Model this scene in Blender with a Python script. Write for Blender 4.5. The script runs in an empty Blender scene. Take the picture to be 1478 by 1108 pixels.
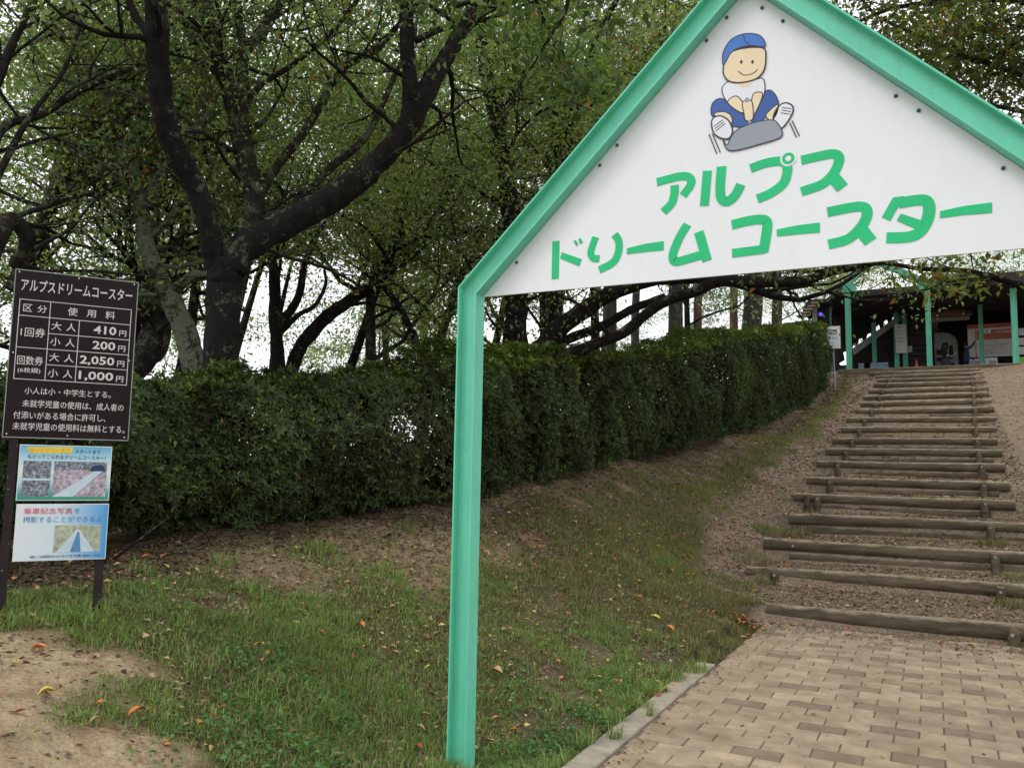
import bpy, math, random
import numpy as np
from mathutils import Vector, Matrix

rnd = random.Random(7)
rng = np.random.default_rng(11)
C = bpy.context.scene.collection
D2R = math.pi / 180

# ------------------------------------------------------------------ camera
FPX, EYE = 1194.0, 1.55
YAW, PITCH, ROLL = math.radians(26.9), math.radians(6.0), 0.0177
_fw = np.array([-math.sin(YAW) * math.cos(PITCH), math.cos(YAW) * math.cos(PITCH), math.sin(PITCH)])
_r0 = np.array([math.cos(YAW), math.sin(YAW), 0.0])
_u0 = np.cross(_r0, _fw)
_c, _s = math.cos(ROLL), math.sin(ROLL)
_up = _u0 * _c - _r0 * _s
_rt = _r0 * _c + _u0 * _s
cam_d = bpy.data.cameras.new('camera')
cam = bpy.data.objects.new('camera', cam_d)
C.objects.link(cam)
cam.matrix_world = Matrix(((_rt[0], _up[0], -_fw[0], 0), (_rt[1], _up[1], -_fw[1], 0), (_rt[2], _up[2], -_fw[2], EYE), (0, 0, 0, 1)))
cam_d.sensor_width = 36
cam_d.lens = FPX / 1478 * 36
cam_d.clip_start = 0.05
cam_d.clip_end = 3000
bpy.context.scene.camera = cam

# ------------------------------------------------------------------ light: overcast daylight
SUN_EL, SUN_AZ = math.radians(52), math.radians(215)     # azimuth clockwise from +Y
world = bpy.data.worlds.new("World")
bpy.context.scene.world = world
world.use_nodes = True
wn, wl = world.node_tree.nodes, world.node_tree.links
wn.clear()
sky = wn.new('ShaderNodeTexSky')
sky.sky_type = 'NISHITA'
sky.sun_disc = False
sky.sun_elevation = SUN_EL
sky.sun_rotation = SUN_AZ
cl = wn.new('ShaderNodeTexNoise')
cl.inputs['Scale'].default_value = 2.2
cl.inputs['Detail'].default_value = 5
cr = wn.new('ShaderNodeValToRGB')
cr.color_ramp.elements[0].position = 0.3
cr.color_ramp.elements[0].color = (15.5, 15.9, 16.4, 1)
cr.color_ramp.elements[1].position = 0.75
cr.color_ramp.elements[1].color = (19, 19.2, 19.4, 1)
wmx = wn.new('ShaderNodeMix')
wmx.data_type = 'RGBA'
wmx.inputs[0].default_value = 0.9
wbg = wn.new('ShaderNodeBackground')
wbg.inputs['Strength'].default_value = 0.1
wo = wn.new('ShaderNodeOutputWorld')
tc = wn.new('ShaderNodeTexCoord')
wl.new(tc.outputs['Generated'], cl.inputs['Vector'])
wl.new(cl.outputs['Fac'], cr.inputs['Fac'])
wl.new(sky.outputs[0], wmx.inputs[6])
wl.new(cr.outputs[0], wmx.inputs[7])
wl.new(wmx.outputs[2], wbg.inputs['Color'])
wl.new(wbg.outputs[0], wo.inputs['Surface'])

sun_d = bpy.data.lights.new('sun', 'SUN')
sun_d.energy = 1.2
sun_d.angle = math.radians(18)
sun_d.color = (1.0, 0.96, 0.9)
sun = bpy.data.objects.new('sun', sun_d)
C.objects.link(sun)
_sd = Vector((math.sin(SUN_AZ) * math.cos(SUN_EL), math.cos(SUN_AZ) * math.cos(SUN_EL), math.sin(SUN_EL)))
sun.rotation_euler = _sd.to_track_quat('Z', 'Y').to_euler()
sun.location = (0, -5, 30)

vs = bpy.context.scene.view_settings
vs.view_transform = 'Standard'
vs.look = 'None'
vs.exposure = -0.25
vs.gamma = 1
vs.use_curve_mapping = False
cy = bpy.context.scene.cycles
cy.max_bounces = 6
cy.diffuse_bounces = 3
cy.transmission_bounces = 3
cy.transparent_max_bounces = 6
cy.glossy_bounces = 2

# ------------------------------------------------------------------ measuring helpers
def ray(px, py):
    return _rt * (px - 739) / FPX - _up * (py - 554) / FPX + _fw
def atY(px, py, Y):
    d = ray(px, py)
    return d * (Y / d[1]) + np.array([0, 0, EYE])
def atR(px, py, R):                      # at horizontal range R
    d = ray(px, py)
    return d * (R / math.hypot(d[0], d[1])) + np.array([0, 0, EYE])
def proj(P):
    q = np.asarray(P, float) - np.array([0, 0, EYE])
    w = q @ _fw
    return 739 + FPX * (q @ _rt) / w, 554 - FPX * (q @ _up) / w, w

# ------------------------------------------------------------------ object helpers
def tag(o, label=None, cat=None, group=None, kind=None):
    if label: o['label'] = label
    if cat: o['category'] = cat
    if group: o['group'] = group
    if kind: o['kind'] = kind
    return o
def thing(name, label, cat, loc=(0, 0, 0), group=None, rz=0):
    o = bpy.data.objects.new(name, None)
    C.objects.link(o)
    o.empty_display_size = 0.2
    o.location = loc
    o.rotation_euler = (0, 0, rz)
    return tag(o, label, cat, group)
def link(name, me, mat=None, parent=None, world_space=True):
    o = bpy.data.objects.new(name, me)
    if mat is not None and not me.materials:
        me.materials.append(mat)
    C.objects.link(o)
    if parent is not None:
        o.parent = parent
        if world_space:
            m = Matrix.Identity(4)
            chain = []
            p = parent
            while p:
                chain.append(p); p = p.parent
            for p in reversed(chain):
                m = m @ p.matrix_parent_inverse @ Matrix.LocRotScale(p.location, p.rotation_euler, p.scale)
            o.matrix_parent_inverse = m.inverted()
    return o
class MB:
    def __init__(s): s.v = []; s.f = []; s.m = []; s.sm = []
    def add(s, vs, fs, mi=0, smooth=False):
        b = len(s.v)
        s.v += [tuple(map(float, v)) for v in vs]
        s.f += [tuple(b + i for i in f) for f in fs]
        s.m += [mi] * len(fs); s.sm += [smooth] * len(fs)
    def box(s, a, b, mi=0, bev=0.0):
        x0, y0, z0 = a; x1, y1, z1 = b
        if bev <= 0:
            s.add([(x0, y0, z0), (x1, y0, z0), (x1, y1, z0), (x0, y1, z0), (x0, y0, z1), (x1, y0, z1), (x1, y1, z1), (x0, y1, z1)],
                  [(0, 3, 2, 1), (4, 5, 6, 7), (0, 1, 5, 4), (1, 2, 6, 5), (2, 3, 7, 6), (3, 0, 4, 7)], mi)
        else:
            e = bev
            s.add([(x0, y0, z0), (x1, y0, z0), (x1, y1, z0), (x0, y1, z0),
                   (x0, y0, z1 - e), (x1, y0, z1 - e), (x1, y1, z1 - e), (x0, y1, z1 - e),
                   (x0 + e, y0 + e, z1), (x1 - e, y0 + e, z1), (x1 - e, y1 - e, z1), (x0 + e, y1 - e, z1)],
                  [(0, 3, 2, 1), (8, 9, 10, 11), (0, 1, 5, 4), (1, 2, 6, 5), (2, 3, 7, 6), (3, 0, 4, 7),
                   (4, 5, 9, 8), (5, 6, 10, 9), (6, 7, 11, 10), (7, 4, 8, 11)], mi)
    def prism(s, loop, off, mi=0):          # loop of 3D points extruded by vector off
        n = len(loop)
        off = np.array(off)
        L = [np.array(p) for p in loop]
        s.add(L + [p + off for p in L],
              [tuple(range(n - 1, -1, -1)), tuple(range(n, 2 * n))] + [(i, (i + 1) % n, n + (i + 1) % n, n + i) for i in range(n)], mi)
    def tube(s, pts, rad, seg=8, mi=0, cap=True, jit=0.0, smooth=True):
        pts = [np.array(p, float) for p in pts]
        n = len(pts)
        ref = np.array([0.13, 0.27, 0.95])
        rings = []
        prev = None
        for i in range(n):
            t = pts[min(i + 1, n - 1)] - pts[max(i - 1, 0)]
            t = t / (np.linalg.norm(t) + 1e-9)
            if prev is None:
                a = np.cross(t, ref)
                if np.linalg.norm(a) < 0.1: a = np.cross(t, np.array([1.0, 0, 0]))
            else:
                a = prev - t * (prev @ t)
            a = a / np.linalg.norm(a); prev = a
            b = np.cross(t, a)
            r = rad[i] if hasattr(rad, '__len__') else rad
            ring = []
            for k in range(seg):
                an = 2 * math.pi * k / seg
                rr = r * (1 + (rnd.uniform(-jit, jit) if jit else 0))
                ring.append(pts[i] + (a * math.cos(an) + b * math.sin(an)) * rr)
            rings.append(ring)
        V = [v for rg in rings for v in rg]
        F = [(i * seg + k, i * seg + (k + 1) % seg, (i + 1) * seg + (k + 1) % seg, (i + 1) * seg + k) for i in range(n - 1) for k in range(seg)]
        s.add(V, F, mi, smooth)
        if cap:
            s.add(rings[0], [tuple(range(seg - 1, -1, -1))], mi)
            s.add(rings[-1], [tuple(range(seg))], mi)
    def mesh(s, name):
        me = bpy.data.meshes.new(name)
        me.from_pydata(s.v, [], s.f)
        if any(s.m): me.polygons.foreach_set('material_index', s.m)
        me.polygons.foreach_set('use_smooth', s.sm)
        me.update()
        return me
    def build(s, name, mat, parent=None):
        me = s.mesh(name)
        for m in (mat if isinstance(mat, (list, tuple)) else [mat]): me.materials.append(m)
        return link(name, me, None, parent)

def bulk(name, V, nper, faces_per, col, mat, parent=None, smooth=False):
    """V (N,nper,3) vertices of N small pieces, faces_per: list of index tuples (same length)"""
    N = V.shape[0]
    k = len(faces_per[0])
    F = (np.array(faces_per)[None] + (np.arange(N) * nper)[:, None, None]).reshape(-1)
    me = bpy.data.meshes.new(name)
    me.vertices.add(N * nper)
    me.vertices.foreach_set('co', V.reshape(-1).astype(np.float32))
    nf = N * len(faces_per)
    me.loops.add(nf * k)
    me.loops.foreach_set('vertex_index', F.astype(np.int32))
    me.polygons.add(nf)
    me.polygons.foreach_set('loop_start', (np.arange(nf) * k).astype(np.int32))
    me.polygons.foreach_set('loop_total', np.full(nf, k, np.int32))
    if col is not None:
        a = me.attributes.new('tint', 'FLOAT_COLOR', 'POINT')
        c4 = np.ones((N, nper, 4), np.float32)
        c4[:, :, :3] = col[:, None, :]
        a.data.foreach_set('color', c4.reshape(-1))
    me.update(calc_edges=True)
    if smooth: me.polygons.foreach_set('use_smooth', np.ones(nf, bool))
    me.materials.append(mat)
    return link(name, me, None, parent)

def unit(a):
    return a / (np.linalg.norm(a, axis=-1, keepdims=True) + 1e-9)
def leaf_verts(P, T, Nn, L, W, fold=0.25):
    """P base point, T direction, Nn rough normal, L length, W width -> (N,4,3)"""
    T = unit(T)
    B = unit(np.cross(T, Nn))
    U = np.cross(B, T)
    L = L[:, None]; W = W[:, None]
    b = P
    tip = P + T * L - U * L * 0.12
    mid = P + T * L * 0.45
    l = mid - B * W * 0.5 + U * W * fold
    r = mid + B * W * 0.5 + U * W * fold
    return np.stack([b, r, tip, l], 1)

def catmull(P, n):
    P = [np.array(p, float) for p in P]
    if len(P) < 3: 
        return [P[0] + (P[-1] - P[0]) * t for t in np.linspace(0, 1, n * (len(P) - 1) + 1)]
    Q = [2 * P[0] - P[1]] + P + [2 * P[-1] - P[-2]]
    out = []
    for i in range(1, len(Q) - 2):
        for k in range(n):
            t = k / n
            a, b, c, d = Q[i - 1], Q[i], Q[i + 1], Q[i + 2]
            out.append(0.5 * ((2 * b) + (-a + c) * t + (2 * a - 5 * b + 4 * c - d) * t * t + (-a + 3 * b - 3 * c + d) * t ** 3))
    out.append(P[-1])
    return out

# ------------------------------------------------------------------ materials
def new_mat(name):
    m = bpy.data.materials.new(name)
    m.use_nodes = True
    nt = m.node_tree
    b = nt.nodes['Principled BSDF']
    return m, nt, b
def nnode(nt, t, **kw):
    n = nt.nodes.new(t)
    for k, v in kw.items(): setattr(n, k, v)
    return n
def noise(nt, scale, detail=6, rough=0.6, vec=None, coord='Object', stretch=None):
    n = nnode(nt, 'ShaderNodeTexNoise')
    n.inputs['Scale'].default_value = scale
    n.inputs['Detail'].default_value = detail
    n.inputs['Roughness'].default_value = rough
    tcn = nnode(nt, 'ShaderNodeTexCoord')
    src = tcn.outputs[coord]
    if stretch:
        mp = nnode(nt, 'ShaderNodeMapping')
        mp.inputs['Scale'].default_value = stretch
        nt.links.new(src, mp.inputs['Vector']); src = mp.outputs[0]
    nt.links.new(src, n.inputs['Vector'])
    return n.outputs['Fac']
def ramp(nt, fac, stops):
    r = nnode(nt, 'ShaderNodeValToRGB')
    e = r.color_ramp.elements
    while len(e) > 1: e.remove(e[0])
    e[0].position = stops[0][0]; e[0].color = (*stops[0][1], 1)
    for p, c in stops[1:]:
        x = e.new(p); x.color = (*c, 1)
    nt.links.new(fac, r.inputs['Fac'])
    return r.outputs['Color']
def mixc(nt, fac, a, b, mode='MIX'):
    m = nnode(nt, 'ShaderNodeMix', data_type='RGBA', blend_type=mode)
    for s, v in ((0, fac), (6, a), (7, b)):
        if isinstance(v, (int, float)): m.inputs[s].default_value = v
        elif isinstance(v, tuple): m.inputs[s].default_value = (*v, 1)
        else: nt.links.new(v, m.inputs[s])
    return m.outputs[2]
def bump(nt, b, h, dist=0.01, strength=0.6):
    n = nnode(nt, 'ShaderNodeBump')
    n.inputs['Distance'].default_value = dist
    n.inputs['Strength'].default_value = strength
    nt.links.new(h, n.inputs['Height'])
    nt.links.new(n.outputs[0], b.inputs['Normal'])
def simple(name, col, rough=0.6, var=0.15, scale=8, bmp=0.0, spec=0.3, metal=0.0, dirt=None):
    m, nt, b = new_mat(name)
    c0 = tuple(max(0, x * (1 - var)) for x in col); c1 = tuple(min(1, x * (1 + var)) for x in col)
    f = noise(nt, scale)
    c = ramp(nt, f, [(0.3, c0), (0.7, c1)])
    if dirt:
        f2 = noise(nt, scale * 5, 4, 0.7)
        msk = ramp(nt, f2, [(dirt[1], (0, 0, 0)), (dirt[1] + 0.06, (1, 1, 1))])
        c = mixc(nt, msk, c, dirt[0])
    nt.links.new(c, b.inputs['Base Color'])
    b.inputs['Roughness'].default_value = rough
    b.inputs['Specular IOR Level'].default_value = spec
    b.inputs['Metallic'].default_value = metal
    if bmp: bump(nt, b, noise(nt, scale * 6), bmp)
    return m

def leaf_mat(name, tint=(1, 1, 1), trans=0.35, rough=0.5, spec=0.35):
    m, nt, b = new_mat(name)
    a = nnode(nt, 'ShaderNodeAttribute', attribute_name='tint')
    c = mixc(nt, 1.0, a.outputs['Color'], tint, 'MULTIPLY')
    c2 = mixc(nt, 1.0, c, ramp(nt, noise(nt, 30, 2), [(0.3, (0.8, 0.8, 0.8)), (0.7, (1.15, 1.15, 1.1))]), 'MULTIPLY')
    nt.links.new(c2, b.inputs['Base Color'])
    b.inputs['Roughness'].default_value = rough
    b.inputs['Specular IOR Level'].default_value = spec
    if trans > 0:
        t = nnode(nt, 'ShaderNodeBsdfTranslucent')
        c3 = mixc(nt, 1.0, c2, (1.25, 1.4, 0.75), 'MULTIPLY')
        nt.links.new(c3, t.inputs['Color'])
        mx = nnode(nt, 'ShaderNodeMixShader')
        mx.inputs[0].default_value = trans
        nt.links.new(b.outputs[0], mx.inputs[1]); nt.links.new(t.outputs[0], mx.inputs[2])
        nt.links.new(mx.outputs[0], nt.nodes['Material Output'].inputs['Surface'])
    return m
M_leaf = leaf_mat('tree_leaf', trans=0.5, rough=.5, spec=.35)
M_hedge = leaf_mat('hedge_leaf', trans=0.2, rough=0.6, spec=0.25)
M_grass = leaf_mat('grass_blade', trans=0.3, rough=0.55)
M_litter = leaf_mat('litter', trans=0.0, rough=0.85, spec=0.15)

def bark_mat(name, dark, mid, lichen, amount):
    m, nt, b = new_mat(name)
    f = noise(nt, 9, 8, 0.65, stretch=(1, 1, 0.5))
    c = ramp(nt, f, [(0.3, dark), (0.7, mid)])
    f2 = noise(nt, 5.5, 9, 0.72)
    f3 = noise(nt, 26, 5, 0.7)
    s = nnode(nt, 'ShaderNodeMath', operation='MULTIPLY_ADD')
    nt.links.new(f3, s.inputs[0]); s.inputs[1].default_value = 0.35
    nt.links.new(f2, s.inputs[2])
    g = nnode(nt, 'ShaderNodeNewGeometry')
    sx = nnode(nt, 'ShaderNodeSeparateXYZ'); nt.links.new(g.outputs['Normal'], sx.inputs[0])
    s2 = nnode(nt, 'ShaderNodeMath', operation='MULTIPLY_ADD')
    nt.links.new(sx.outputs['Z'], s2.inputs[0]); s2.inputs[1].default_value = 0.05
    nt.links.new(s.outputs[0], s2.inputs[2])
    th = 0.98 - amount
    msk = ramp(nt, s2.outputs[0], [(max(0, th * 0.75), (0, 0, 0)), (min(1, th * 0.75 + 0.05), (1, 1, 1))])
    lc = ramp(nt, f3, [(0.3, tuple(x * 0.6 for x in lichen)), (0.75, lichen)])
    nt.links.new(mixc(nt, msk, c, lc), b.inputs['Base Color'])
    b.inputs['Roughness'].default_value = 0.92
    b.inputs['Specular IOR Level'].default_value = 0.15
    hs = nnode(nt, 'ShaderNodeMath', operation='ADD')
    nt.links.new(noise(nt, 22, 6, 0.7, stretch=(1, 1, 0.35)), hs.inputs[0]); nt.links.new(f2, hs.inputs[1])
    hs2 = nnode(nt, 'ShaderNodeMath', operation='ADD')
    nt.links.new(hs.outputs[0], hs2.inputs[0]); nt.links.new(noise(nt, 17, 7, 0.75, stretch=(.7, .7, 3.2)), hs2.inputs[1])
    bump(nt, b, hs2.outputs[0], 0.06, 1.0)
    return m
M_bark = bark_mat('cherry_bark', (0.010, 0.008, 0.007), (0.035, 0.030, 0.026), (0.15, 0.165, 0.11), -0.015)
M_bark_lichen = bark_mat('lichen_bark', (0.04, 0.037, 0.03), (0.11, 0.105, 0.085), (0.33, 0.35, 0.25), 0.18)
M_bark_mid = bark_mat('mixed_bark', (0.022, 0.019, 0.016), (0.075, 0.066, 0.054), (0.2, 0.21, 0.15), 0.03)
M_bark_pine = bark_mat('pine_bark', (0.10, 0.05, 0.032), (0.26, 0.14, 0.09), (0.2, 0.15, 0.11), 0.02)
M_bark_grey = bark_mat('grey_pine_bark', (0.035, 0.03, 0.027), (0.10, 0.09, 0.08), (0.14, 0.14, 0.11), 0.06)

# ground: soil / litter / gravel picked by attributes on the sheet
M_ground, nt, b = new_mat('hillside_ground')
at = nnode(nt, 'ShaderNodeAttribute', attribute_name='cover')
sep = nnode(nt, 'ShaderNodeSeparateColor'); nt.links.new(at.outputs['Color'], sep.inputs[0])
soil = ramp(nt, noise(nt, 3.5, 9, 0.68), [(0.28, (0.065, 0.047, 0.03)), (0.5, (0.145, 0.108, 0.066)), (0.7, (0.27, 0.205, 0.128))])
sand = ramp(nt, noise(nt, 5, 9, 0.7), [(0.3, (0.28, 0.20, 0.12)), (0.5, (0.50, 0.375, 0.235)), (0.7, (0.64, 0.50, 0.33))])
turf = ramp(nt, noise(nt, 14, 8, 0.75), [(0.3, (0.05, 0.05, 0.02)), (0.55, (0.11, 0.10, 0.045)), (0.75, (0.20, 0.16, 0.085))])
grav = ramp(nt, noise(nt, 38, 6, 0.75), [(0.3, (0.12, 0.09, 0.066)), (0.5, (0.27, 0.205, 0.15)), (0.7, (0.46, 0.37, 0.28))])
c = mixc(nt, sep.outputs[0], soil, turf)
c = mixc(nt, sep.outputs[1], c, grav)
c = mixc(nt, sep.outputs[2], c, sand)
crumb = ramp(nt, noise(nt, 55, 6, 0.8), [(0.32, (0.55, 0.5, 0.46)), (0.5, (1, 1, 1)), (0.68, (1.35, 1.3, 1.25))])
c = mixc(nt, 1.0, c, crumb, 'MULTIPLY')
nt.links.new(c, b.inputs['Base Color'])
b.inputs['Roughness'].default_value = 0.95
b.inputs['Specular IOR Level'].default_value = 0.1
bump(nt, b, noise(nt, 30, 8, 0.75), 0.03, 0.9)

M_green = simple('green_paint', (0.145, 0.60, 0.42), 0.42, 0.06, 3, spec=0.45, dirt=((0.03, 0.10, 0.07), 0.71))
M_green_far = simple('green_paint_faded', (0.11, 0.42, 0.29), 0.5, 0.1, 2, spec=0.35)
M_white = simple('white_panel', (0.80, 0.815, 0.84), 0.35, 0.025, 1.5, spec=0.4)
def grime(m, col, lo, hi, amt, spots=None):
    nt = m.node_tree; b = nt.nodes['Principled BSDF']
    src = b.inputs['Base Color'].links[0].from_socket
    k = ramp(nt, noise(nt, 9, 6, 0.7, stretch=(2.2, 2.2, .35)), [(lo, (0, 0, 0)), (hi, (amt, amt, amt))])
    c = mixc(nt, k, src, col)
    if spots:
        k2 = ramp(nt, noise(nt, spots[1], 3, 0.6), [(spots[2], (0, 0, 0)), (spots[2] + .02, (1, 1, 1))])
        c = mixc(nt, k2, c, spots[0])
    nt.links.new(c, b.inputs['Base Color'])
grime(M_green, (0.12, 0.36, 0.26), .5, .75, .4, ((0.05, 0.06, 0.05), 55, .735))
grime(M_white, (0.55, 0.55, 0.52), .5, .8, .13)
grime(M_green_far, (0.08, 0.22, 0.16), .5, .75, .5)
M_letter = simple('green_lettering', (0.02, 0.52, 0.20), 0.4, 0.08, 3)
M_screw = simple('screw', (0.08, 0.08, 0.08), 0.5, 0.2, 40)
M_brown = simple('brown_board', (0.014, 0.008, 0.008), 0.55, 0.15, 5, spec=0.18)
M_brownpost = simple('brown_post', (0.025, 0.018, 0.018), 0.6, 0.2, 8, spec=.2, dirt=((0.5, 0.48, 0.46), 0.66))
M_cream = simple('cream_print', (0.66, 0.62, 0.6), 0.6, 0.05, 10)
M_dark = simple('dark_wood', (0.03, 0.025, 0.022), 0.8, 0.3, 4, bmp=0.01)
M_dark2 = simple('roof_underside', (0.035, 0.033, 0.033), 0.8, 0.3, 4)
M_grey = simple('grey_metal', (0.30, 0.30, 0.30), 0.45, 0.1, 4)
M_lightwood = simple('weathered_rafter', (0.30, 0.24, 0.18), 0.8, 0.25, 6)
M_black = simple('black_print', (0.015, 0.015, 0.018), 0.5, 0.1, 8)
M_outline = simple('ink_line', (0.05, 0.05, 0.06), 0.5, 0.1, 8)
M_concrete = simple('concrete', (0.36, 0.31, 0.245), 0.9, 0.3, 7, bmp=0.006)
def wood_mat():
    m, nt, b = new_mat('weathered_log')
    f = noise(nt, 7, 9, 0.7, stretch=(0.25, 1.6, 1.6))
    c = ramp(nt, f, [(0.28, (0.05, 0.037, 0.026)), (0.5, (0.115, 0.088, 0.06)), (0.72, (0.21, 0.165, 0.115))])
    f2 = noise(nt, 2.2, 6, 0.7)
    moss = ramp(nt, f2, [(0.56, (0, 0, 0)), (0.72, (.8, .8, .8))])
    c = mixc(nt, moss, c, (0.075, 0.078, 0.035))
    # the upward-facing side of the timber is coloured paler
    g = nnode(nt, 'ShaderNodeNewGeometry')
    sx = nnode(nt, 'ShaderNodeSeparateXYZ'); nt.links.new(g.outputs['Normal'], sx.inputs[0])
    f3 = noise(nt, 12, 6, 0.7, stretch=(0.4, 1, 1))
    mm = nnode(nt, 'ShaderNodeMath', operation='MULTIPLY'); nt.links.new(sx.outputs['Z'], mm.inputs[0]); nt.links.new(f3, mm.inputs[1])
    w = ramp(nt, mm.outputs[0], [(0.3, (0, 0, 0)), (0.5, (1, 1, 1))])
    c = mixc(nt, w, c, (0.34, 0.28, 0.21))
    nt.links.new(c, b.inputs['Base Color'])
    b.inputs['Roughness'].default_value = 0.9
    b.inputs['Specular IOR Level'].default_value = 0.15
    bump(nt, b, noise(nt, 16, 8, 0.75, stretch=(0.18, 2, 2)), 0.02, 0.9)
    return m
M_log = wood_mat()
M_brick = simple('buff_brick', (0.35, 0.268, 0.185), 0.9, 0.26, 5, bmp=0.004, dirt=((0.30, 0.24, 0.17), 0.63))
M_brick2 = simple('buff_brick_pale', (0.38, 0.295, 0.205), 0.9, 0.24, 6, bmp=0.004, dirt=((0.33, 0.26, 0.18), 0.66))
M_brick_dark = simple('grey_brown_brick', (0.245, 0.18, 0.13), 0.9, 0.2, 6, bmp=0.004)
def brick_tone(m):
    nt = m.node_tree; b = nt.nodes['Principled BSDF']
    g = nnode(nt, 'ShaderNodeNewGeometry')
    for n in list(nt.nodes):
        if n.type == 'TEX_NOISE': nt.links.new(g.outputs['Position'], n.inputs['Vector'])
    oi = nnode(nt, 'ShaderNodeObjectInfo')
    src = b.inputs['Base Color'].links[0].from_socket
    c = mixc(nt, 1.0, src, ramp(nt, oi.outputs['Random'], [(0, (0.92, 0.91, 0.89)), (1, (1.1, 1.1, 1.08))]), 'MULTIPLY')
    st = nnode(nt, 'ShaderNodeTexNoise'); st.inputs['Scale'].default_value = 1.6; st.inputs['Detail'].default_value = 7; st.inputs['Roughness'].default_value = .7
    nt.links.new(g.outputs['Position'], st.inputs['Vector'])
    c = mixc(nt, 1.0, c, ramp(nt, st.outputs['Fac'], [(0.35, (0.82, 0.80, 0.77)), (0.55, (1, 1, 1)), (.7, (1.1, 1.1, 1.08))]), 'MULTIPLY')
    nt.links.new(c, b.inputs['Base Color'])
for m_ in (M_brick, M_brick2, M_brick_dark): brick_tone(m_)
M_joint = simple('joint_sand', (0.20, 0.155, 0.11), 0.95, 0.3, 30, bmp=0.006)

# ------------------------------------------------------------------ terrain
LOGS = [  # (Y, z centre of upper log, X left, X right)
    [9.45, 0.10, 1107, 1560, 885], [11.35, 0.27, 1077, 1560, 823], [12.63, 0.555, 1103, 1560, 788], [13.95, 0.86, 1140, 1540, 750],
    [15.28, 1.16, 1146, 1464, 718], [16.67, 1.44, 1165, 1457, 693], [17.95, 1.775, 1179, 1450, 672], [19.3, 2.07, 1192, 1446, 654],
    [20.6, 2.355, 1202, 1440, 637], [21.95, 2.68, 1214, 1439, 621], [23.3, 3.005, 1222, 1438, 607], [24.7, 3.345, 1235, 1435, 594],
    [26.0, 3.64, 1242, 1431, 583], [27.3, 3.955, 1247, 1428, 573], [28.6, 4.25, 1254, 1427, 563], [30.0, 4.60, 1261, 1424, 554],
    [31.2, 4.86, 1266, 1422, 549], [32.4, 5.13, 1264, 1420, 545], [33.6, 5.40, 1255, 1418, 541]]
LY = [l[0] for l in LOGS]; LZ = [l[1] for l in LOGS]
HEDGE = [(-420, 900, 520, 1.9), (-200, 860, 520, 2.6), (0, 822, 520, 3.4), (180, 795, 520, 4.3), (400, 762, 526, 5.6), (600, 738, 518, 7.2), (700, 718, 510, 8.5),
         (800, 692, 503, 10.2), (900, 666, 497, 13.1), (1050, 628, 479, 18.6), (1150, 594, 465, 24.5), (1205, 556, 462, 30.5)]
HB = [atY(a, b, Y) for a, b, c, Y in HEDGE]
HT = [atY(a, c, Y)[2] for a, b, c, Y in HEDGE]
cp = []
for x in (-1.7, 0.0, 2.0, 4.5):
    for y in (-3, 0, 2, 4, 6, 8, 9.2): cp.append((x, y, 0.0 if x < 4 else 0.12))
for y, z in ((11.35, .3), (13.95, .88), (16.7, 1.5), (19.3, 2.1), (22, 2.72), (24.7, 3.35), (27.3, 3.97), (30, 4.62), (33.6, 5.45)):
    for x in (-2.3, -1.7, 0, 1.3): cp.append((x, y, z - (0.06 if x > -1 else .10)))
    cp.append((2.2, y, z + 0.02)); cp.append((4.5, y, z + 0.35)); 
for y in (36, 40, 46):
    for x in (-6, -3, 0, 3, 8): cp.append((x, y, 5.72))
cp += [(-2.3, 3.95, -0.07), (-2.15, 3.6, -.03), (-2.3, 4.4, -.02), (-2.0, 6, 0.05), (-2.0, 8, 0.09), (-2.3, 1.5, 0.12), (-2.94, 1.9, .44), (-4.38, 2.81, .74), (-4.14, 3.15, .74), (-3.25, 3.26, .36), (-3.59, 4.3, .5), (-2.2, -1, .2), (-4, 0, .7), (-5.5, 0.5, .85)]
for h in HB:
    cp.append((h[0], h[1], h[2]))
    cp.append((h[0] - 2.2, h[1] + 0.8, h[2] - 0.05)); cp.append((h[0] - 7, h[1] + 3, h[2] - 0.9 if h[1] < 20 else h[2] - 0.3))
cp = np.array(cp)
def _tps_fit(P, lam=0.02):
    n = len(P)
    d = np.linalg.norm(P[:, None, :2] - P[None, :, :2], axis=2)
    K = np.where(d > 0, d * d * np.log(d + 1e-12), 0) + lam * np.eye(n)
    Q = np.c_[np.ones(n), P[:, :2]]
    A = np.block([[K, Q], [Q.T, np.zeros((3, 3))]])
    return np.linalg.solve(A, np.r_[P[:, 2], 0, 0, 0])
_w = _tps_fit(cp)
def tps(x, y):
    x = np.atleast_1d(np.asarray(x, float)).ravel(); y = np.atleast_1d(np.asarray(y, float)).ravel()
    out = np.empty(len(x))
    for i in range(0, len(x), 20000):
        xs, ys = x[i:i + 20000], y[i:i + 20000]
        d2 = (xs[:, None] - cp[None, :, 0]) ** 2 + (ys[:, None] - cp[None, :, 1]) ** 2
        out[i:i + 20000] = 0.5 * (d2 * np.log(d2 + 1e-12)) @ _w[:-3] + _w[-3] + _w[-2] * xs + _w[-1] * ys
    return out
def vnoise(x, y, s, seed=0):
    """smooth value noise, vectorised"""
    x = np.asarray(x) * s + 100.3 + seed * 17.7; y = np.asarray(y) * s + 57.1 + seed * 31.1
    xi, yi = np.floor(x), np.floor(y); fx, fy = x - xi, y - yi
    fx = fx * fx * (3 - 2 * fx); fy = fy * fy * (3 - 2 * fy)
    def h(a, b):
        v = np.sin(a * 127.1 + b * 311.7 + seed * 74.7) * 43758.5453
        return v - np.floor(v)
    return (h(xi, yi) * (1 - fx) + h(xi + 1, yi) * fx) * (1 - fy) + (h(xi, yi + 1) * (1 - fx) + h(xi + 1, yi + 1) * fx) * fy
def sstep(a, b, x):
    t = np.clip((x - a) / (b - a), 0, 1)
    return t * t * (3 - 2 * t)
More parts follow.
